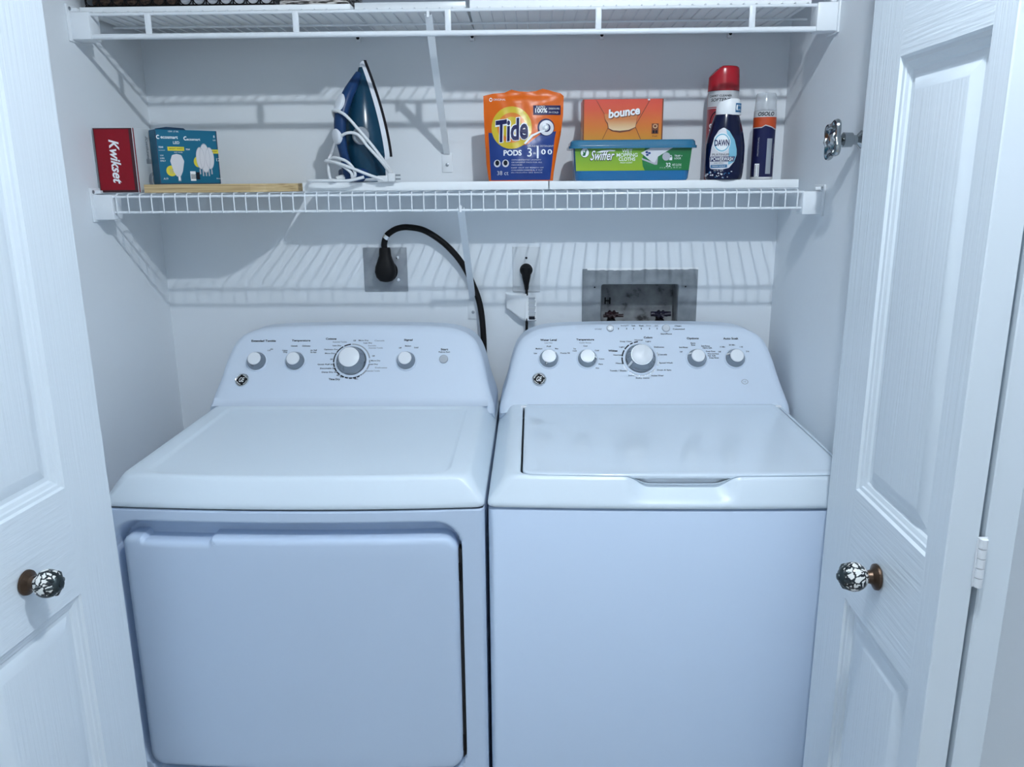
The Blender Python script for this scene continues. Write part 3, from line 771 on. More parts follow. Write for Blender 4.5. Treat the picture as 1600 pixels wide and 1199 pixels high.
(u0, v0), (u1, v1) = E(905, 388), E(1080, 345); b.rect(u0, v0, u1, v1, f0, YEL, .0005); et('BRIGHT WHITE', 993, 366, 140, INK, eps=.0008)
(u0, v0), (u1, v1) = E(1365, 412), E(1450, 368); b.rect(u0, v0, u1, v1, f0, YEL, .0005); et('BRIGHT', 1408, 390, 60, INK, eps=.0008)
u, v = E(925, 606); b.ell(u, v, .0115, .0115, f0, YEL, .0005); b.text('10', f0, u, v+.001, INKG, w=.008, eps=.0007); b.text('YEAR', f0, u, v-.005, INKG, w=.009, eps=.0007)
u, v = E(1215, 506); b.ell(u, v, .0090, .0115, f0, YEL, .0005)
# printed bulbs
u, v = E(993, 500)
b.decal(round_poly([(u-.004, v-.033), (u+.0045, v-.033), (u+.010, v-.022), (u+.0150, v), (u+.010, v+.013), (u, v+.0155), (u-.010, v+.013), (u-.0150, v), (u-.010, v-.022)], .004, 4), f0, PALE, .0007)
b.rect(u-.0015, v-.043, u+.0045, v-.033, f0, PALE2, .0007); b.rect(u-.0005, v-.041, u+.0030, v-.033, f0, WHITE, .0009)
u, v = E(1295, 450)
for dx, w_, hh in ((-.010, .0095, .024), (.011, .0095, .024), (0, .0115, .032)):
    b.ell(u+dx, v-.003, w_, hh, f0, PALE, .0007+(.0002 if dx == 0 else 0))
    b.ell(u+dx, v-.003, w_, hh, f0, PALE2, .0010, 32, .94)
for q in range(5): b.rect(u-.0145+q*.0065, v-.042+(.004 if q in (0, 4) else 0), u-.0115+q*.0065, v-.027, f0, PALE2, .0006)
(u0, v0), (u1, v1) = E(1120, 715), E(1178, 610); b.rect(u0, v0, u1, v1, f0, WHITE, .0005)
for q in range(9): b.rect(u0+.0015+q*.0012, v0+.004, u0+.0021+q*.0012, v1-.006, f0, INK, .0007)
(u0, v0), (u1, v1) = E(1183, 700), E(1222, 620); b.rect(u0, v0, u1, v1, f0, INK, .0005)
obj('printed_panel', b, t, label='printed front of the carton')

# steam iron standing on its heel
NAVYP = mat('dark_blue_plastic', (.008, .038, .125), .35, spec=.3); TEALP = mat('teal_translucent_plastic', (.006, .042, .082), .2, spec=.35); WHP = mat('iron_white_plastic', (.72, .75, .80), .3); SOLE = mat('dark_soleplate', (.02, .02, .025), .25, .4); CORDM = mat('white_cord', (.72, .74, .76), .45)
th = math.radians(48)
iron = thing('steam_iron', 'blue steam iron standing on its heel, white cord wound round it', 'iron', (-.222, -.155, LT), th)
Wi = WM[iron.name]
LEAN = math.radians(5)
def I_(x, y, z):
    x = x*.78
    return Wi @ Vector((x*math.cos(LEAN)-z*math.sin(LEAN)+.010, y, x*math.sin(LEAN)*.5*min(1, z/.2)+z))
HT = .262
def sw(z):                                   # half width of the sole at height z
    t_ = z/HT
    return .056*(max(0, 1-max(0, (t_-.22)/.78)**1.75))*(1-.18*max(0, (.22-t_)/.22))
zs = [.062+(HT-.062)*i/36 for i in range(37)]
def sole_outline(grow, zlo):
    L = []; zz = [zlo+(HT+grow-zlo)*(1-(1-i/40)**1.6) for i in range(41)]
    for z in zz: L.append((max(.0006, sw(min(z, HT-.0002)*HT/(HT+grow))+grow*.6), z))
    return [(-y, z) for y, z in L][::-1]+L
b = MB(); o = sole_outline(0, .055); b.loft([[I_(x, y, z) for y, z in o] for x in (-.006, .0025)], SOLE); obj('soleplate', b, iron, label='dark soleplate')
b = MB(); o1 = sole_outline(-.002, .052); o2 = sole_outline(-.007, .046)
b.loft([[I_(-.006, y, z) for y, z in o1], [I_(-.014, y, z) for y, z in sole_outline(-.003, .05)], [I_(-.022, y, z) for y, z in o2]], WHP); obj('skirt', b, iron, label='white skirt above the soleplate')
b = MB(); rings = []
for i in range(41):
    t_ = i/40; z = .001+(HT-.016)*t_
    k = .93*sw(max(z, .05))*(1 if z > .05 else .9+.1*z/.05)
    top = -.022-.074*(1-max(0, (t_-.30)/.70)**1.6)
    ring = []
    for q in range(21):
        a = math.pi*q/20; cc, ss = math.cos(a), math.sin(a)
        ring.append(I_(-.021+(top+.021)*abs(ss)**.75, k*math.copysign(abs(cc)**.8, cc)*(1-.15*abs(ss)), z))
    rings.append(ring)
b.loft(rings, TEALP); obj('water_tank', b, iron, sharp=50)
b = MB()                                     # handle loop
hp = spline([(-.030, 0, .232), (-.050, 0, .212), (-.078, 0, .185), (-.104, 0, .150), (-.116, 0, .118), (-.1165, 0, .080), (-.1105, 0, .042), (-.103, 0, .002)], 6)
N = len(hp); rings = []
for i, p in enumerate(hp):
    a = hp[max(0, i-1)]; c = hp[min(N-1, i+1)]; d = (c-a).normalized(); nx_ = Vector((d.z, 0, -d.x)); t_ = i/(N-1)
    wy = .009+.007*math.sin(math.pi*min(1, t_*1.1))+.010*sstep(.75, 1, t_); wx = .008+.008*math.sin(math.pi*min(1, t_*1.15))+.010*sstep(.75, 1, t_)
    rings.append([I_(*(p+nx_*wx*math.cos(2*math.pi*q/20)+Vector((0, wy*math.sin(2*math.pi*q/20), 0)))) for q in range(20)])
b.loft(rings, NAVYP)
b.box((0, 0, 0), (1, 1, 1), NAVYP, .2, 3, Matrix([list(r) for r in (Wi @ Matrix(((.050, 0, 0, -.082), (0, .074, 0, -.037), (0, 0, .030, .0004), (0, 0, 0, 1))))]))
obj('handle', b, iron, sharp=50)
for nm, z, ln, lab in (('steam_button', .160, .025, 'white steam button'), ('spray_button', .098, .017, 'white spray button')):
    b = MB(); i = min(range(N), key=lambda q: abs(hp[q].z-z)); p = hp[i]; d = (hp[i+1]-hp[i-1]).normalized(); nx_ = Vector((d.z, 0, -d.x))
    if nx_.x > 0: nx_ = -nx_
    rings = []
    for h, s_ in ((-.002, 1), (.0145, 1), (.0180, .93), (.0195, .75), (.0200, .4)):
        rings.append([I_(*(p+nx_*h+d*ln*s_*math.cos(2*math.pi*q/28)+Vector((0, .0130*s_*math.sin(2*math.pi*q/28), 0)))) for q in range(28)])
    b.loft(rings, WHP); obj(nm, b, iron, label=lab)
b = MB(); o = I_(-.078, -.030, .100); b.lathe([(0, 0), (.019, 0), (.019, .007), (.016, .010), (0, .010)], o, Wi.to_3x3() @ Vector((-.25, -1, 0)), SATIN, 28); obj('heat_dial', b, iron, label='grey temperature dial')
CY = -.2300
def IC(zx, zy, dy=0.):                       # the cord's run in front of the iron
    return Vector((-.3737+zx*.000256, CY+dy, max(LT+.0037, 1.6915-zy*.000253+.0175)))
def lay(pts): return spline([IC(*p) for p in pts], 6)
b = MB()
runs = [[(300, 560, .05), (288, 520, .03), (320, 490, 0), (420, 530, -.012), (520, 640, -.012), (620, 760, -.010), (720, 900, -.004), (770, 990, .010), (782, 1046, .02)],
        [(255, 852, .02), (320, 745, .005), (420, 682, -.01), (520, 692, -.013), (600, 790, -.012), (700, 905, -.008), (760, 1000, .008), (790, 1052, .015)],
        [(255, 852, .02), (232, 905, .015), (300, 880, .0), (400, 908, -.01), (460, 960, -.012), (482, 1025, -.012), (455, 1056, -.01)],
        [(455, 1056, -.01), (440, 1000, -.012), (330, 928, -.008), (215, 912, .01), (232, 930, .012), (240, 1000, .005), (262, 1062, -.004), (300, 1078, .004)],
        [(215, 905, .01), (330, 926, -.012), (450, 968, -.016), (600, 1028, -.014), (720, 1070, -.01)],
        [(560, 1046, -.015), (430, 1085, -.02), (300, 1107, -.022), (150, 1103, -.02), (70, 1082, -.012), (110, 1092, .01), (260, 1100, .02), (420, 1094, .02), (560, 1070, .01), (700, 1064, -.002)]]
for r in runs: b.tube(lay(r), .0034, CORDM, 8)
b.tube([IC(300, 1058, .004), IC(345, 1050, .012), IC(390, 1044, .03)], [.0045, .007, .008], CORDM, 12)
cordo = obj('power_cord', b, iron, label='white power cord wound round the iron', sharp=60)
b = MB(); c0 = IC(720, 1070, -.006); c0.z = LT+.0068; b.box(c0-Vector((.013, .006, .006)), c0+Vector((.010, .006, .007)), CORDM, .002)
c1 = IC(790, 1078, -.002); c1.z = LT+.0104; b.box(c1-Vector((.008, .007, .010)), c1+Vector((.008, .007, .009)), CORDM, .003)
b.box(c1+Vector((.008, -.001, .002)), c1+Vector((.019, .001, .006)), STEEL); b.box(c1+Vector((.008, -.001, -.006)), c1+Vector((.019, .001, -.002)), STEEL)
obj('plug', b, cordo, label='white plug with metal prongs')

# detergent pouch
ORANGE = mat('orange_film', (.70, .125, .004), .32, spec=.3); BLUEF = mat('blue_film', (.016, .045, .21), .32, spec=.3); YELF = mat('yellow_film', (.62, .46, .02), .3); ORF2 = mat('light_orange_film', (.70, .20, .012), .3)
t = pouch = thing('detergent_pouch', 'orange and blue laundry pod pouch with a yellow bullseye, standing upright', 'pouch', (.114, -.195, LT))
def T(zx, zy): return (.0100+zx*.0002094, LT+.2172+(-zy*.0001988))
ol = [T(*p) for p in [(148, 1091), (830, 1091), (838, 1000), (870, 800), (910, 600), (935, 400), (940, 190), (905, 160), (840, 145), (790, 128), (720, 112), (650, 135), (560, 142), (470, 136), (395, 118), (320, 150), (200, 158), (100, 180), (102, 400), (110, 650), (122, 900)]]
PX = [p[0] for p in ol]; cxp = .117
def pth(u, v):                              # half thickness of the pouch
    t_ = (v-LT)/.195
    hu = max(0, 1-((u-cxp)/.083)**2)
    return max(.0012, (.034*(1-sstep(.0, 1.0, t_)*.80)*hu**.6*(1-.25*max(0, 1-t_/.10)))*(1-sstep(.86, .97, t_)))+.0005*math.sin(u*190+v*60)+.0004*math.sin(v*230-u*90)
def pf(u, v, e=0.): return Vector((u, -.195-pth(u, v)-e, v))
def pb(u, v, e=0.): return Vector((u, -.195+pth(u, v)*.9, v))
b = MB(); b.decal(ol, pf, ORANGE, 0, step=.006); b.decal(ol, pb, ORANGE, 0, step=.006)
n = len(ol)
P2 = []
for i in range(n):
    a, c = Vector(ol[i]), Vector(ol[(i+1) % n]); k = max(1, int((c-a).length/.006)); P2 += [a.lerp(c, q/k) for q in range(k)]
b.loft([[pf(p.x, p.y) for p in P2], [pb(p.x, p.y) for p in P2]], ORANGE, cap0=False, cap1=False)
bmesh.ops.remove_doubles(b.bm, verts=b.bm.verts, dist=2e-5)
obj('film_bag', b, t, sharp=60)
b = MB()
b.decal([T(*p) for p in [(172, 1082), (800, 1082), (820, 900), (845, 640), (862, 560), (700, 590), (560, 700), (400, 740), (260, 680), (190, 575), (150, 570), (160, 800)]], pf, BLUEF, .0004, .006)
kx, ky = .0002094, .0001988
for (r1, r2, m, e) in ((212, 226, YELF, .0009), (150, 160, ORF2, .0013), (108, 116, YELF, .0017)):
    u, v = T(395, 522); b.ell(u, v, r1*kx, r2*ky, pf, m, e, 48, step=.006)
def tt(s, zx, zy, w, m, **k):
    u, v = T(zx, zy); b.text(s, pf, u, v, m, w=w*kx, **k)
tt('Tide', 400, 545, 345, WHITE, h=.0500, shear=.22, bold=.075, eps=.0024, rot=.12)
tt('Tide', 400, 545, 330, NAVY, h=.0470, shear=.22, bold=.03, eps=.0030, rot=.12)
tt('PODS', 405, 790, 190, WHITE, bold=.03, eps=.0012); tt('3', 582, 785, 46, WHITE, eps=.0012); tt('in', 635, 795, 22, WHITE, eps=.0012); tt('1', 668, 785, 18, WHITE, eps=.0012)
for zx in (728, 795):
    u, v = T(zx, 782); b.ell(u, v, .0050, .0055, pf, WHITE, .0012); b.ell(u, v, .0020, .0036, pf, BLUEF, .0016)
(u0, v0), (u1, v1) = T(622, 388), T(908, 288); b.rect(u0, v0, u1, v1, pf, NAVY, .0008, .008)
tt('100%', 705, 342, 125, WHITE, bold=.02, eps=.0014); tt('DISSOLVES', 840, 322, 110, WHITE, eps=.0014); tt('IN COLD', 835, 362, 100, WHITE, eps=.0014); tt('RAPID', 700, 305, 90, WHITE, eps=.0014)
u, v = T(178, 222); b.ell(u, v, .0035, .0042, pf, WHITE, .0008, 20, .6); tt('ORIGINAL', 270, 222, 130, PAPER, eps=.0008)
u, v = T(755, 520); b.ell(u, v, .0185, .0185, pf, NAVY, .0012, 36, step=.006); b.ell(u+.001, v-.001, .0160, .0160, pf, PALE, .0016, 36, .55); b.ell(u-.001, v, .0075, .0075, pf, SATIN, .0018); b.ell(u, v, .0035, .0035, pf, WHITE, .0022)
b.decal([T(*p) for p in [(525, 690), (600, 600), (690, 560), (740, 545), (745, 560), (690, 580), (620, 615), (540, 700)]], pf, WHITE, .0024, .006)
tt('LAUNDRY DETERGENT', 700, 720, 270, PALE, eps=.0012)
for k, w_ in enumerate((310, 320, 110)): tt(['CONCENTRATED LAUNDRY', 'DETERGENT PACS FOR ALL', 'MACHINES'][k], 395+w_/2, 866+k*27, w_, PALE, h=.0026, eps=.0012)
for k, w_ in enumerate((340, 330, 330)): tt(['KEEP OUT OF REACH OF', 'CHILDREN HARMFUL IF PUT', 'IN MOUTH SEE BACK'][k], 390+w_/2, 950+k*26, w_, PALE, h=.0024, eps=.0012)
for zx in (242, 330):
    u, v = T(zx, 902); b.ell(u, v, .0075, .0080, pf, PALE, .0010); b.ell(u, v+.001, .0045, .0055, pf, INK, .0014)
tt('38 ct', 300, 1005, 120, PALE, eps=.0012)
obj('printed_panel', b, t, label='printed front of the pouch')

# blue tub of mopping cloths
TUB = mat('blue_tub_plastic', (.012, .15, .36), .2, coat=.3); LID = mat('blue_lid_plastic', (.02, .15, .27), .2, coat=.3)
GREENL = ramp_mat('light_green_print', [(0, (.30, .45, .02)), (1, (.10, .30, .03))], 'Z', .02, .075, .35); GREEND = ramp_mat('dark_green_print', [(0, (.012, .20, .045)), (1, (.005, .11, .035))], 'Z', .0, .08, .35)
t = tub = thing('wipes_tub', 'blue plastic tub of mopping cloths with a green label', 'tub', (.354, -.190, LT))
b = MB(); zt = 1.5180
def tubring(z, x0, x1, y0, y1, r): return [Vector((p.x, p.y, z)) for p in rr_outline(x0, x1, y0, y1, (r, r), 0, 24, 12, 8)]
b.loft([tubring(LT, .2345, .4745, -.2440, -.1360, .014), tubring(LT+.004, .2315, .4775, -.2465, -.1335, .016), tubring(1.5030, .2265, .4835, -.2500, -.1300, .016), tubring(1.5045, .228, .482, -.2490, -.1310, .016)], TUB)
obj('tub', b, t)
b = MB(); b.loft([tubring(1.5010, .2195, .4895, -.2565, -.1235, .018), tubring(1.5005, .2165, .4925, -.2590, -.1210, .02), tubring(1.5060, .2165, .4925, -.2590, -.1210, .02), tubring(1.5065, .2190, .4900, -.2565, -.1235, .018),
        tubring(1.5150, .2205, .4885, -.2555, -.1245, .018), tubring(zt, .2235, .4855, -.2525, -.1275, .016)], LID); obj('lid', b, t)
def sf(u, v, e=0.):
    k = (v-LT)/(1.5030-LT); return Vector((u, -.2465-.0035*k-e, v))
def SW(zx, zy): return (.2044+zx*.000188, LT+.1908-zy*.0001848)
b = MB()
b.decal([SW(*p) for p in [(135, 655), (1470, 655), (1445, 920), (150, 920)]], sf, GREENL, .0006)
b.decal([SW(*p) for p in [(935, 655), (1470, 655), (1445, 920), (940, 920), (915, 870), (905, 800)]], sf, GREEND, .0009)
def st(s, zx, zy, w, m=WHITE, **k):
    u, v = SW(zx, zy); k.setdefault('eps', .0012); b.text(s, sf, u, v, m, w=w*.000188, **k)
u, v = SW(248, 715); b.ell(u, v, .0098, .0104, sf, INK, .0010); b.ell(u, v, .0088, .0094, sf, WHITE, .0013)
b.decal([(u-.003, v-.006), (u+.001, v-.006), (u+.004, v+.006), (u+.001, v+.006), (u, v), (u-.004, v+.003)], sf, GREEND, .0016); b.rect(u-.005, v-.0065, u+.0005, v-.0035, sf, GREEND, .0016)
st('Swiffer', 450, 748, 292, INK, h=.0225, shear=.38, bold=.05); st('Swiffer', 450, 746, 278, WHITE, h=.0205, shear=.38, bold=.012, eps=.0016)
b.decal([SW(*p) for p in [(380, 712), (440, 692), (540, 684), (600, 690), (585, 702), (500, 700), (430, 716)]], sf, WHITE, .0018)
st('WET', 732, 698, 120, bold=.01); st('MOPPING', 732, 744, 240, h=.0078, bold=.01); st('CLOTHS', 732, 790, 190, h=.0074, bold=.02); st('FRESH SCENT', 725, 830, 140)
b.decal([SW(*p) for p in [(888, 722), (1020, 655), (1270, 655), (1085, 765), (1080, 850), (1050, 850)]], sf, PALE, .0013); b.decal([SW(*p) for p in [(900, 778), (1050, 835), (1085, 765), (1080, 855), (1050, 855), (905, 800)]], sf, PALE2, .0016)
for zx, zy in ((955, 715), (985, 725), (962, 745)): u, v = SW(zx, zy); b.ell(u, v, .003, .0022, sf, BLUEF, .0018)
u, v = SW(1180, 765); b.ell(u, v, .0085, .0085, sf, PALE2, .0018); u, v = SW(1232, 785); b.rect(u-.003, v-.004, u+.003, v+.002, sf, WHITE, .0018); b.ell(u, v+.003, .0025, .0035, sf, WHITE, .0018, 20, .6)
st('TRAP +', 1318, 758, 90, bold=.01); st('LOCK', 1312, 786, 76, bold=.01); st('32', 1207, 858, 55, bold=.02); st('WET CLOTHS', 1303, 860, 105, h=.0050); st('11.2 in x 9.4 in', 1235, 890, 240, PALE, h=.0022)
obj('printed_label', b, t, label='green printed label')

# orange dryer sheet box standing on the tub
BNC = ramp_mat('red_to_orange_print', [(0, (.62, .27, .012)), (.35, (.66, .17, .014)), (.75, (.68, .085, .03)), (1, (.66, .06, .035))], 'Z', 0, .088, .35)
BNCD = mat('dark_orange_crease', (.16, .035, .01), .5); CREAM = ramp_mat('cream_print', [(0, (.78, .62, .36)), (1, (.62, .20, .05))], 'Z', .02, .045, .4)
t = sheets = thing('dryer_sheet_box', 'orange dryer sheet box standing on the blue tub', 'box', (.336, -.165, zt))
b = MB(); b.box((.2485, -.205, zt), (.4235, -.128, zt+.0870), BNC, .0008, 1); obj('carton', b, t)
def BN(zx, zy): return (.0430-.0+.2056+zx*.0001911-.0430, zt+.0870-(zy-112)*.000187)
bf = lambda u, v, e=0.: Vector((u, -.205-e, v))
b = MB()
b.rect(.2487, zt+.0003, .2512, zt+.0867, bf, BNCD, .0003); b.rect(.4208, zt+.0003, .4233, zt+.0867, bf, BNCD, .0003)
def line(p, q, w, m, e=.0005):
    p, q = Vector(BN(*p)), Vector(BN(*q)); d = (q-p).normalized(); n_ = Vector((-d.y, d.x))*w/2
    b.decal([p-n_, q-n_, q+n_, p+n_], bf, m, e)
line((375, 122), (475, 285), .0010, BNCD); line((985, 122), (820, 420), .0013, BNCD); line((825, 420), (890, 562), .0013, BNCD); line((515, 430), (452, 560), .0010, BNCD)
line((960, 122), (985, 122), .003, WHITE, .0007)
b.decal([BN(*p) for p in [(470, 290), (510, 285), (560, 300), (850, 285), (830, 430), (760, 470), (650, 485), (560, 470), (515, 440), (505, 390), (478, 345)]], bf, BNCD, .0007)
b.decal([BN(*p) for p in [(470, 280), (510, 275), (560, 290), (850, 275), (825, 425), (750, 455), (650, 465), (570, 458), (522, 435), (512, 380), (480, 335)]], bf, CREAM, .0010)
for s_, dx, dy, m, bo, e in (('bounce', 8, 10, BNCD, .05, .0012), ('bounce', 0, 0, WHITE, .035, .0016)):
    u, v = BN(692+dx, 256+dy); b.text(s_, bf, u, v, m, w=.0690, h=.0185, rot=.12, shear=.15, bold=bo, eps=e)
u, v = BN(1052, 425); b.rect(u-.0075, v-.0145, u+.0075, v+.007, bf, BNCD, .0006); b.ell(u, v+.0015, .005, .0045, bf, CREAM, .0009, 24, .6); b.rect(u-.005, v-.013, u-.001, v-.007, bf, INK, .0009); b.rect(u+.001, v-.013, u+.005, v-.007, bf, INK, .0009)
b.text('fresh', bf, u, v-.019, BNCD, w=.011, eps=.0006)
obj('printed_panel', b, t, label='printed front of the box')

# red spray can behind the blue bottle
REDP = mat('red_cap_plastic', (.40, .008, .018), .25); CAN = mat('red_can_print', (.30, .03, .04), .3); CANG = mat('grey_can_print', (.55, .56, .58), .35)
t = can_ = thing('spray_can', 'tall spray can with a red cap behind the dark blue bottle', 'spray can', (.5600, -.165, LT))
cx_, cy_, r_ = .5600, -.165, .0335
b = MB(); b.lathe([(0, 0), (r_-.002, 0), (r_, .0025), (r_, .186), (r_-.002, .189), (.024, .194), (0, .194)], (cx_, cy_, LT), (0, 0, 1), CAN, 48); can = obj('can', b, t)
b = MB(); rings = []
for h, q in ((.1885, 1.0), (.1885, 1.02), (.2200, .985), (.2330, .96), (.2375, .92), (.2395, .84), (.2398, .3)):
    ring = []
    for k in range(48):
        a = 2*math.pi*k/48; x, y = r_*q*math.cos(a), r_*q*math.sin(a); z = h
        cut = .2398+min(0., (x+.010))*.95
        ring.append(Vector((cx_+x, cy_+y, LT+min(z, max(cut, .19)))))
    rings.append(ring)
b.loft(rings, REDP); obj('cap', b, t, label='red slanted cap', sharp=40)
def cyl(cx, cy, r): return lambda u, v, e=0.: Vector((cx+(r+e)*math.sin(u/r), cy-(r+e)*math.cos(u/r), v))
cfn = cyl(cx_, cy_, r_)
b = MB(); b.rect(-.050, LT+.1550, .050, LT+.1880, cfn, CANG, .0003, .005)
b.text('CARPET CLEANER', cfn, -.014, LT+.1815-.004, INK, w=.052, h=.0045, bold=.02, eps=.0006); b.text('SOFTENS', cfn, -.013, LT+.1695, INK, w=.044, h=.0068, shear=.2, bold=.02, eps=.0006)
b.rect(-.050, LT+.1515, .050, LT+.1530, cfn, CANG, .0003, .005)
b.ell(-.016, LT+.117, .0215, .0300, cfn, INK, .0004, 36, step=.005); b.ell(-.016, LT+.117, .0190, .0270, cfn, CAN, .0007, 36, step=.005); b.ell(-.014, LT+.128, .010, .008, cfn, YELF, .0010, 24, step=.005)
b.text('SOLVE', cfn, -.0085, LT+.113, WHITE, w=.056, h=.0165, rot=.05, bold=.03, eps=.0013)
obj('printed_label', b, can)

# dark blue dish spray bottle
DBLUE = mat('dark_blue_bottle', (.004, .007, .035), .12, spec=.35); TEALW = mat('pale_blue_print', (.20, .48, .62), .35); MIDB = mat('mid_blue_print', (.02, .14, .30), .35)
t = bottle = thing('dish_spray_bottle', 'dark blue curvy dish spray bottle with a white collar', 'bottle', (.5545, -.235, LT))
cx_, cy_ = .5545, -.235
prof = [(0, .0355), (.003, .0385), (.02, .0405), (.045, .0415), (.070, .0410), (.090, .0380), (.110, .0332), (.128, .0278), (.1345, .0255)]
ps = spline([(a, c, 0) for a, c in prof], 5)
def prad(v):
    v = v-LT
    for i in range(len(ps)-1):
        if ps[i].x <= v <= ps[i+1].x: return ps[i].y+(ps[i+1].y-ps[i].y)*(v-ps[i].x)/max(1e-6, ps[i+1].x-ps[i].x)
    return ps[-1].y
def ery(rx): return .62*rx+.006
b = MB(); b.loft([[Vector((cx_+p.y*math.cos(2*math.pi*k/48), cy_+ery(p.y)*math.sin(2*math.pi*k/48), LT+p.x)) for k in range(48)] for p in ps], DBLUE)
obj('bottle_body', b, t, sharp=50)
b = MB(); rings = []
for h, q in ((.1335, .0262), (.1345, .0268), (.150, .0258), (.1640, .0235), (.1665, .0215), (.1668, .0)):
    rings.append([Vector((cx_+.003+q*math.cos(2*math.pi*k/40), cy_+(q*.82)*math.sin(2*math.pi*k/40), LT+h-(.006*max(0, -math.cos(2*math.pi*k/40)) if h > .15 else 0))) for k in range(40)])
b.loft(rings, WHITE); cap = obj('collar', b, t, label='white collar', sharp=50)
def df(u, v, e=0.):
    rx = prad(v); ry = ery(rx); k = max(0, 1-((u-cx_)/rx)**2)
    return Vector((u, cy_-ry*math.sqrt(k)-e, v))
def DW(zx, zy): return (.4775+zx*.0002361, LT+.2520-zy*.0002307)
b = MB()
td = [(280, 625), (330, 660), (375, 730), (402, 820), (405, 870), (385, 930), (340, 985), (280, 1000), (180, 995), (175, 900), (185, 800), (205, 710), (240, 650)]
b.decal([DW(*p) for p in round_poly(td, 22, 3)], df, PALE, .0005, .005)
b.decal([DW(*p) for p in [(300, 640), (335, 668), (378, 735), (402, 820), (404, 870), (384, 930), (330, 960), (330, 800)]], df, TEALW, .0008, .005)
u, v = DW(268, 760); b.ell(u, v, .0170, .0200, df, WHITE, .0011, 40, step=.005); b.ell(u, v, .0155, .0185, df, TEALW, .0014, 40, .85)
def dt(s, zx, zy, w, m, **k):
    u, v = DW(zx, zy); k.setdefault('eps', .0018); b.text(s, df, u, v, m, w=w*.0002361, **k)
dt('DAWN', 268, 762, 125, NAVY, h=.0130, bold=.03); dt('PLATINUM', 262, 866, 140, INK, h=.0044); b.decal([DW(*p) for p in [(178, 928), (178, 884), (388, 884), (380, 928)]], df, NAVY, .0011, .005); dt('POWERWASH', 278, 906, 188, WHITE, h=.0082, bold=.015)
dt('DISH SPRAY', 250, 942, 80, INK, h=.0024)
b.decal([DW(*p) for p in [(185, 985), (185, 958), (320, 955), (322, 982)]], df, MIDB, .0010, .005); dt('FRESH SCENT', 252, 970, 110, WHITE, h=.0026)
dt('16 FL OZ', 250, 1008, 80, PALE, h=.0026)
for q in range(26):
    u, v = DW(random.uniform(150, 370), random.uniform(1015, 1075)); b.ell(u, v, random.uniform(.0006, .0022), random.uniform(.0006, .0020), df, PALE if q % 3 else MIDB, .0010, 10)
obj('printed_label', b, t, label='pale teardrop label')
b = MB(); kf = lambda u, v, e=0.: Vector((cx_+.003+(.0262+e)*math.sin(u/.0258), cy_-(.0262*.82+e)*math.cos(u/.0258), v))
b.rect(.010, LT+.1385, .0300, LT+.1570, kf, MIDB, .0005, .004); b.text('SPRAY', kf, .0205, LT+.1520, WHITE, w=.013, eps=.0009); b.text('REFILL', kf, .0205, LT+.1435, WHITE, w=.013, eps=.0009); b.ell(.0130, LT+.148, .0020, .0060, kf, WHITE, .0009)
obj('collar_print', b, cap)

# slim navy tube with a clear cap
CLEAR = mat('clear_cap', (.62, .66, .70), .12, alpha=.45); ORP = mat('orange_red_print', (.52, .065, .014), .35); NAVT = mat('navy_tube', (.010, .013, .065), .35, spec=.3)
t = tube_ = thing('polish_tube', 'slim navy and orange can with a clear cap, rightmost on the lower shelf', 'can', (.6510, -.180, LT-.0006))
cx_, cy_, r_ = .6510, -.180, .0240; z_ = LT-.0006
b = MB(); b.lathe([(0, 0), (r_-.001, 0), (r_, .002), (r_, .1440), (r_-.002, .146), (r_*.6, .148), (0, .148)], (cx_, cy_, z_), (0, 0, 1), NAVT, 40); tb = obj('can', b, t)
b = MB(); b.lathe([(r_*.99, .1445), (r_*.97, .1500), (r_*.90, .1790), (r_*.82, .1825), (0, .1830)], (cx_, cy_, z_), (0, 0, 1), CLEAR, 40); obj('clear_cap', b, t, label='clear plastic cap')
b = MB(); b.lathe([(.008, .148), (.008, .166), (.005, .168), (0, .168)], (cx_, cy_, z_), (0, 0, 1), WHITE, 20); obj('nozzle', b, t, label='white nozzle')
cfn = cyl(cx_, cy_, r_); b = MB(); H_ = math.pi*r_*.98
b.rect(-H_, z_+.1320, H_, z_+.1450, cfn, CANG, .0003, .004)
b.text('OSOLO', cfn, -.004, z_+.1385, INK, w=.036, h=.0085, shear=.2, bold=.03, eps=.0006)
b.decal([(-H_, z_+.1075), (-.012, z_+.1095), (-.004, z_+.1140), (.010, z_+.1100), (.020, z_+.1060), (H_, z_+.107), (H_, z_+.1320), (-H_, z_+.1320)], cfn, CANG, .0003, .004)
b.decal([(-H_, z_+.1095), (-.012, z_+.1115), (-.004, z_+.1160), (.010, z_+.1120), (.020, z_+.1080), (H_, z_+.109), (H_, z_+.1320), (-H_, z_+.1320)], cfn, ORP, .0006, .004)
b.rect(.0015, z_+.012, .0140, z_+.087, cfn, SATIN, .0004, .004)
b.rect(-.0230, z_+.006, -.0120, z_+.034, cfn, WHITE, .0004, .004)
for q in range(8): b.rect(-.0220, z_+.008+q*.003, -.0130, z_+.0092+q*.003, cfn, INK, .0007)
b.rect(-H_, z_+.001, H_, z_+.0055, cfn, CANG, .0004, .004)
b.text('PROFESSIONAL', cfn, -.017, z_+.070, PALE2, w=.040, h=.0032, rot=math.pi/2, eps=.0006); b.text('STRENGTH', cfn, .0195, z_+.060, PALE2, w=.030, h=.0032, rot=math.pi/2, eps=.0006)
obj('printed_label', b, tb)

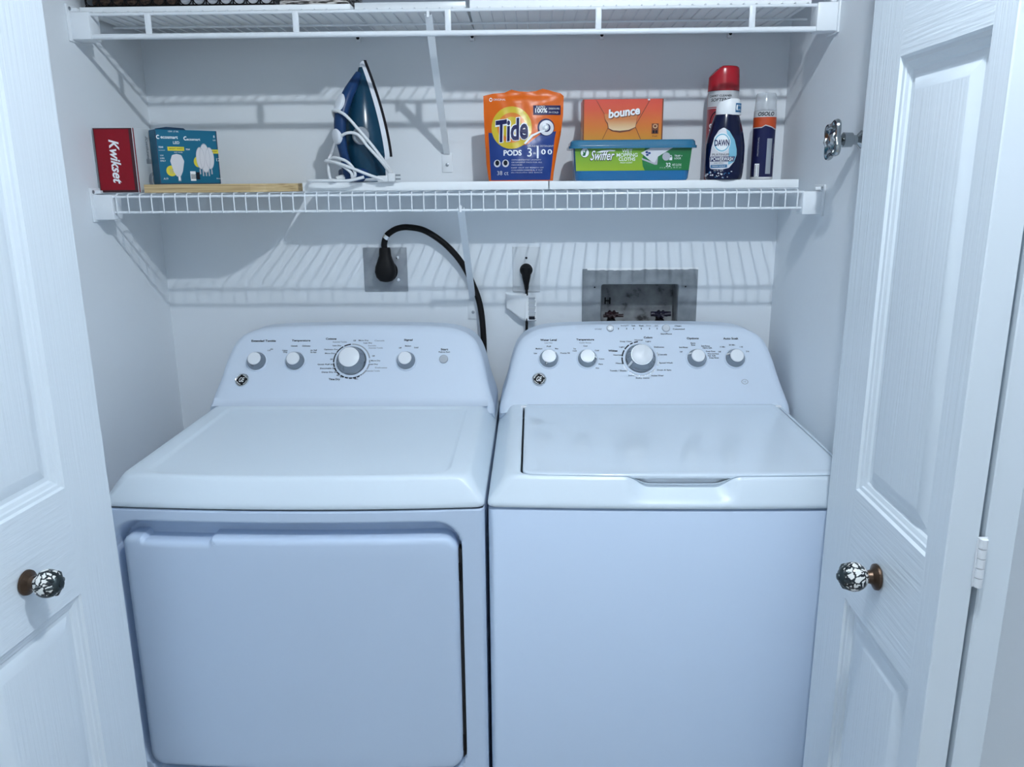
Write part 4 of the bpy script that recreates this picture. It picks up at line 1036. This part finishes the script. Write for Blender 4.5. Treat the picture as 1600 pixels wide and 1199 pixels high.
# ================================================================== ON THE WALLS
PLATEM = ramp_mat('worn_steel_plate', [(.3, (.20, .22, .25)), (.7, (.36, .39, .42))], noise=(14, 14, 14), rough=.4)
t = thing('range_outlet', 'square metal wall plate behind the dryer holding the big black plug', 'outlet', (-.2366, 0, 1.2168))
b = MB(); b.box((-.2923, -.004, 1.1613), (-.1809, 0, 1.2725), PLATEM, .0015); pl = obj('wall_plate', b, t)
for dz in (.030, -.026):
    b = MB(); b.lathe([(.0045, 0), (.004, .0018), (0, .0022)], (-.2040, -.004, 1.2168+dz), (0, -1, 0), CHROME, 14); obj('screw', b, pl)
b = MB(); b.lathe([(0, 0), (.0275, 0), (.0275, .004), (.025, .006), (0, .006)], (-.2325, -.004, 1.2135), (0, -1, 0), BLACK, 36); obj('receptacle', b, t)
t = thing('dryer_power_cord', 'thick black dryer cord arching from the square plate down behind the dryer', 'power cord', (-.2325, -.03, 1.2135))
b = MB(); R = []
for z, wx, y0, y1 in ((1.1880, .006, -.011, -.030), (1.1910, .016, -.0102, -.040), (1.2010, .0235, -.0102, -.046), (1.2140, .0265, -.0102, -.048), (1.2280, .0245, -.0102, -.047), (1.2420, .0190, -.0102, -.044), (1.2540, .0150, -.011, -.040), (1.2700, .0140, -.013, -.039), (1.2740, .0125, -.015, -.037)):
    c = (y0+y1)/2; h = abs(y1-y0)/2
    R.append([Vector((-.2318+wx*math.copysign(abs(math.cos(a))**.8, math.cos(a)), c+h*math.copysign(abs(math.sin(a))**.7, math.sin(a)), z)) for a in [2*math.pi*k/28 for k in range(28)]])
b.loft(R, BLACK); obj('plug', b, t)
cp = spline([(-.2318, -.026, 1.268), (-.2330, -.026, 1.282), (-.2275, -.027, 1.3000), (-.2170, -.028, 1.3110), (-.1960, -.029, 1.3215), (-.1680, -.030, 1.3240), (-.1270, -.030, 1.3145), (-.0800, -.028, 1.2820), (-.0410, -.025, 1.2370), (-.0130, -.020, 1.1810), (.0050, -.024, 1.1250), (.0125, -.032, 1.0500), (.0130, -.034, .95), (.0130, -.034, .80)], 8)
b = MB(); b.tube(cp, .0076, BLACK, 14); obj('cord', b, t)
b = MB(); p, q = Vector((-.2275, -.027, 1.3000)), Vector((-.2205, -.0278, 1.3090)); d = (q-p).normalized(); b.tube([p-d*.0035, p+d*.0060], .0088, CHROME, 20); obj('clamp', b, t, label='silver clamp ring')

t = thing('wall_outlet', 'narrow pale wall plate with one round socket above the washer', 'outlet', (.1229, 0, 1.215))
PALEG = mat('pale_grey_plate', (.62, .65, .68), .4)
b = MB(); b.box((.0880, -.004, 1.1585), (.1578, 0, 1.2722), PALEG, .0012); pl = obj('wall_plate', b, t)
b = MB(); b.lathe([(.0030, 0), (.0026, .0012), (0, .0014)], (.1225, -.004, 1.2445), (0, -1, 0), INK, 14); obj('screw', b, pl)
b = MB(); b.lathe([(0, 0), (.0180, 0), (.0180, .002), (.0165, .003), (0, .003)], (.1225, -.004, 1.2135), (0, -1, 0), WHITE, 32); obj('receptacle', b, t)
t = thing('washer_power_cord', 'thin black washer cord hanging from the round socket with a paper tag', 'power cord', (.1225, -.03, 1.2135))
b = MB(); b.lathe([(.0155, .0075), (.0165, .010), (.0160, .018), (.0130, .024), (0, .025)], (.1222, 0, 1.2150), (0, -1, 0), BLACK, 28)
b.tube(spline([(.1222, -.017, 1.222), (.1222, -.019, 1.210), (.1224, -.020, 1.195), (.1228, -.020, 1.180), (.1232, -.019, 1.166)], 5), [.012]+[.0145-.0005*k for k in range(5)]+[.0120-.0005*k for k in range(5)]+[.0094-.0007*k for k in range(5)]+[.0060-.0003*k for k in range(5)], BLACK, 16)
obj('plug', b, t)
b = MB(); b.tube(spline([(.1232, -.019, 1.170), (.1235, -.020, 1.13), (.1232, -.024, 1.08), (.1230, -.030, 1.02), (.123, -.034, .9), (.123, -.034, .8)], 6), .0036, BLACK, 10); cd = obj('cord', b, t)
b = MB(); pts = []                                   # curled paper flap on the left of the cord
for i in range(13):
    row = []
    for j in range(9):
        s_, q = i/12, j/8
        x = .0705+.0525*s_; yy = -.016-.012*math.sin(s_*2.2)*(1-.4*q)-.010*(1-q)**2*(1-s_)
        z = 1.1590-.0030*s_-(.064-.014*math.cos(s_*3.1)-.006*s_)*q*(.86+.22*s_*(1.4-s_))
        row.append(Vector((x, yy, z)))
    pts.append(row)
b.loft(pts, PAPER, closed=False); tg = obj('paper_flap', b, t, label='curled white paper flap')
m_ = tg.modifiers.new('thick', 'SOLIDIFY'); m_.thickness = .0005
b = MB(); b.box((.1195, -.0262, 1.0870), (.1480, -.0256, 1.1520), PAPER)
lf = lambda u, v, e=0.: Vector((u, -.0262-e, v))
for q in range(15): b.rect(.1275+(q % 3)*.0004, 1.0925+q*.0037, .1463-(q*7 % 4)*.0008, 1.0945+q*.0037, lf, INKG, .0003)
b.rect(.1290, 1.0905, .1440, 1.0990, lf, INK, .0005); b.rect(.1200, 1.0868, .1478, 1.0885, lf, INKG, .0003)
obj('printed_tag', b, t, label='white printed cord tag')

# washer outlet box let into the wall
BOXM = ramp_mat('scuffed_grey_metal', [(.30, (.17, .19, .21)), (.55, (.25, .275, .30)), (.8, (.33, .355, .38))], noise=(22, 22, 22), rough=.5)
BOXI = ramp_mat('stained_box_inside', [(.32, (.04, .04, .042)), (.42, (.24, .255, .27)), (.7, (.40, .42, .44))], noise=(26, 26, 26), rough=.55)
t = thing('washer_outlet_box', 'grey metal washer outlet box let into the wall behind the washer', 'outlet box', (.4115, 0, 1.13))
b = MB(); X0, X1, Z0_, Z1_ = .2650, .5570, 1.030, 1.2155; hx0, hx1, hz0, hz1 = .3125, .5100, 1.0565, 1.1770
def ringrect(x0, x1, z0, z1, y, r):
    return [Vector((p.x, y, p.y)) for p in round_poly([(x0, z0), (x1, z0), (x1, z1), (x0, z1)], r, 4)]
b.loft([ringrect(X0, X1, Z0_, Z1_, -.0002, .002), ringrect(X0, X1, Z0_, Z1_, -.0025, .002), ringrect(hx0, hx1, hz0, hz1, -.0030, .006), ringrect(hx0+.002, hx1-.002, hz0+.002, hz1-.002, .003, .006)], BOXM, cap0=False, cap1=False)
rnd = random.Random(3); top = []                       # ragged paint line along the upper edge
xs = [X0+.012+(X1-X0-.012)*k/40 for k in range(41)]
poly = [(x, Z1_+.0005-(.0012+.0018*rnd.random()+.0015*max(0, (x-.38)/.18 < .2))) for x in xs]+[(X1, Z1_+.0035), (X0+.012, Z1_+.0025)]
b.decal(poly, lambda u, v, e=0.: Vector((u, -.0030-e, v)), WHITE, .0002)
for x, z in ((.2965, 1.1690), (.5270, 1.1700)): b.lathe([(.0022, .0026), (.002, .0034), (0, .0036)], (x, 0, z), (0, -1, 0), INK, 10)
fp = obj('face_plate', b, t, sharp=20)
b = MB(); b.loft([ringrect(hx0, hx1, hz0, hz1, .0005, .006), ringrect(hx0, hx1, hz0, hz1, .085, .006)], BOXI, cap0=False)
bmesh.ops.reverse_faces(b.bm, faces=b.bm.faces); obj('recess', b, t, sharp=20)
VALV = mat('dark_valve', (.010, .006, .010), .5, spec=.2)
for nm, x, hm in (('hot_valve', .345, mat('dark_red_handle', (.022, .006, .010), .5)), ('cold_valve', .472, mat('dark_blue_handle', (.012, .010, .03), .4))):
    b = MB(); b.tube([(x, .05, 1.057), (x, .05, 1.090)], .010, VALV, 14); b.lathe([(.012, 0), (.012, .012), (.008, .014), (0, .014)], (x, .05, 1.072), (0, -1, 0), VALV, 14)
    v_ = obj(nm, b, t)
    b = MB(); c0 = Vector((x, .030, 1.094))
    for k in range(6):
        a = k*math.pi/3; b.tube([c0, c0+Vector((math.cos(a)*.017, -.003, math.sin(a)*.008))], [.005, .0062], hm, 10)
    if x > .4: b.tube([c0+Vector((-.026, 0, .001)), c0+Vector((.026, 0, .001))], .0065, hm, 10)
    else: b.tube([c0+Vector((-.022, 0, -.004)), c0+Vector((.030, 0, -.003))], .0042, hm, 10)
    obj('handle', b, v_)
b = MB(); b.text('H', lambda u, v, e=0.: Vector((u, .0845-e, v)), .338, 1.122, BLACK, w=.016, h=.018, bold=.02, eps=.0005); obj('letter_print', b, t, label='black letter H')

# chrome valve on the right wall
CHROMED = mat('greyed_chrome', (.46, .48, .49), .14, 1.)  # even base colour, darkened because the chrome mirrors only white walls
t = thing('shutoff_valve', 'chrome shutoff valve with a lobed handle on the right closet wall', 'valve', (XR, -.485, 1.503))
vc = Vector((0, -.485, 1.503))
b = MB(); b.lathe([(0, 0), (.016, 0), (.017, .002), (.012, .006), (.0085, .009), (.0085, .016), (.013, .018), (.0135, .034), (.010, .037), (.006, .039), (.0055, .048), (0, .048)], (XR, vc.y, vc.z), (-1, 0, 0), CHROMED, 24); obj('stem', b, t)
b = MB(); hx = XR-.047; N_ = 48
def lob(r, x): return [Vector((x, vc.y+r*(1+.16*math.cos(4*a))*math.cos(a+.6), vc.z+r*(1+.16*math.cos(4*a))*math.sin(a+.6))) for a in [2*math.pi*k/N_ for k in range(N_)]]
b.loft([lob(.014, hx-.002), lob(.029, hx-.001), lob(.0345, hx-.002), lob(.036, hx-.006), lob(.0345, hx-.010), lob(.030, hx-.0105), lob(.022, hx-.007), lob(.012, hx-.008), lob(.008, hx-.013), lob(.002, hx-.014)], CHROMED)
for k in range(4):
    a = k*math.pi/2+.6+math.pi/4; c0 = Vector((hx-.010, vc.y+.021*math.cos(a), vc.z+.021*math.sin(a)))
    b.tube([c0+Vector((0, .007*math.cos(a+1.57), .007*math.sin(a+1.57))), c0+Vector((-.003, 0, 0)), c0-Vector((0, .007*math.cos(a+1.57), .007*math.sin(a+1.57)))], .003, CHROMED, 8)
obj('lobed_handle', b, t)

# final standing places on the boards
PLACES = [(iron, (-0.2286, -0.1200, 1.4334), 1.018), (pouch, (0.1134, -0.1499, 1.4334), 1.024), (tub, (0.3606, -0.1332, 1.4328), 1.030), (sheets, (0.3420, -0.1075, 1.5202), 1.030), (can_, (0.5745, -0.1001, 1.4328), 1.034), (bottle, (0.5705, -0.1650, 1.4328), 1.038), (tube_, (0.6619, -0.1400, 1.4328), 1.021)]
for o_, loc_, k_ in PLACES:
    o_.location = loc_; o_.scale = (k_, k_, k_)
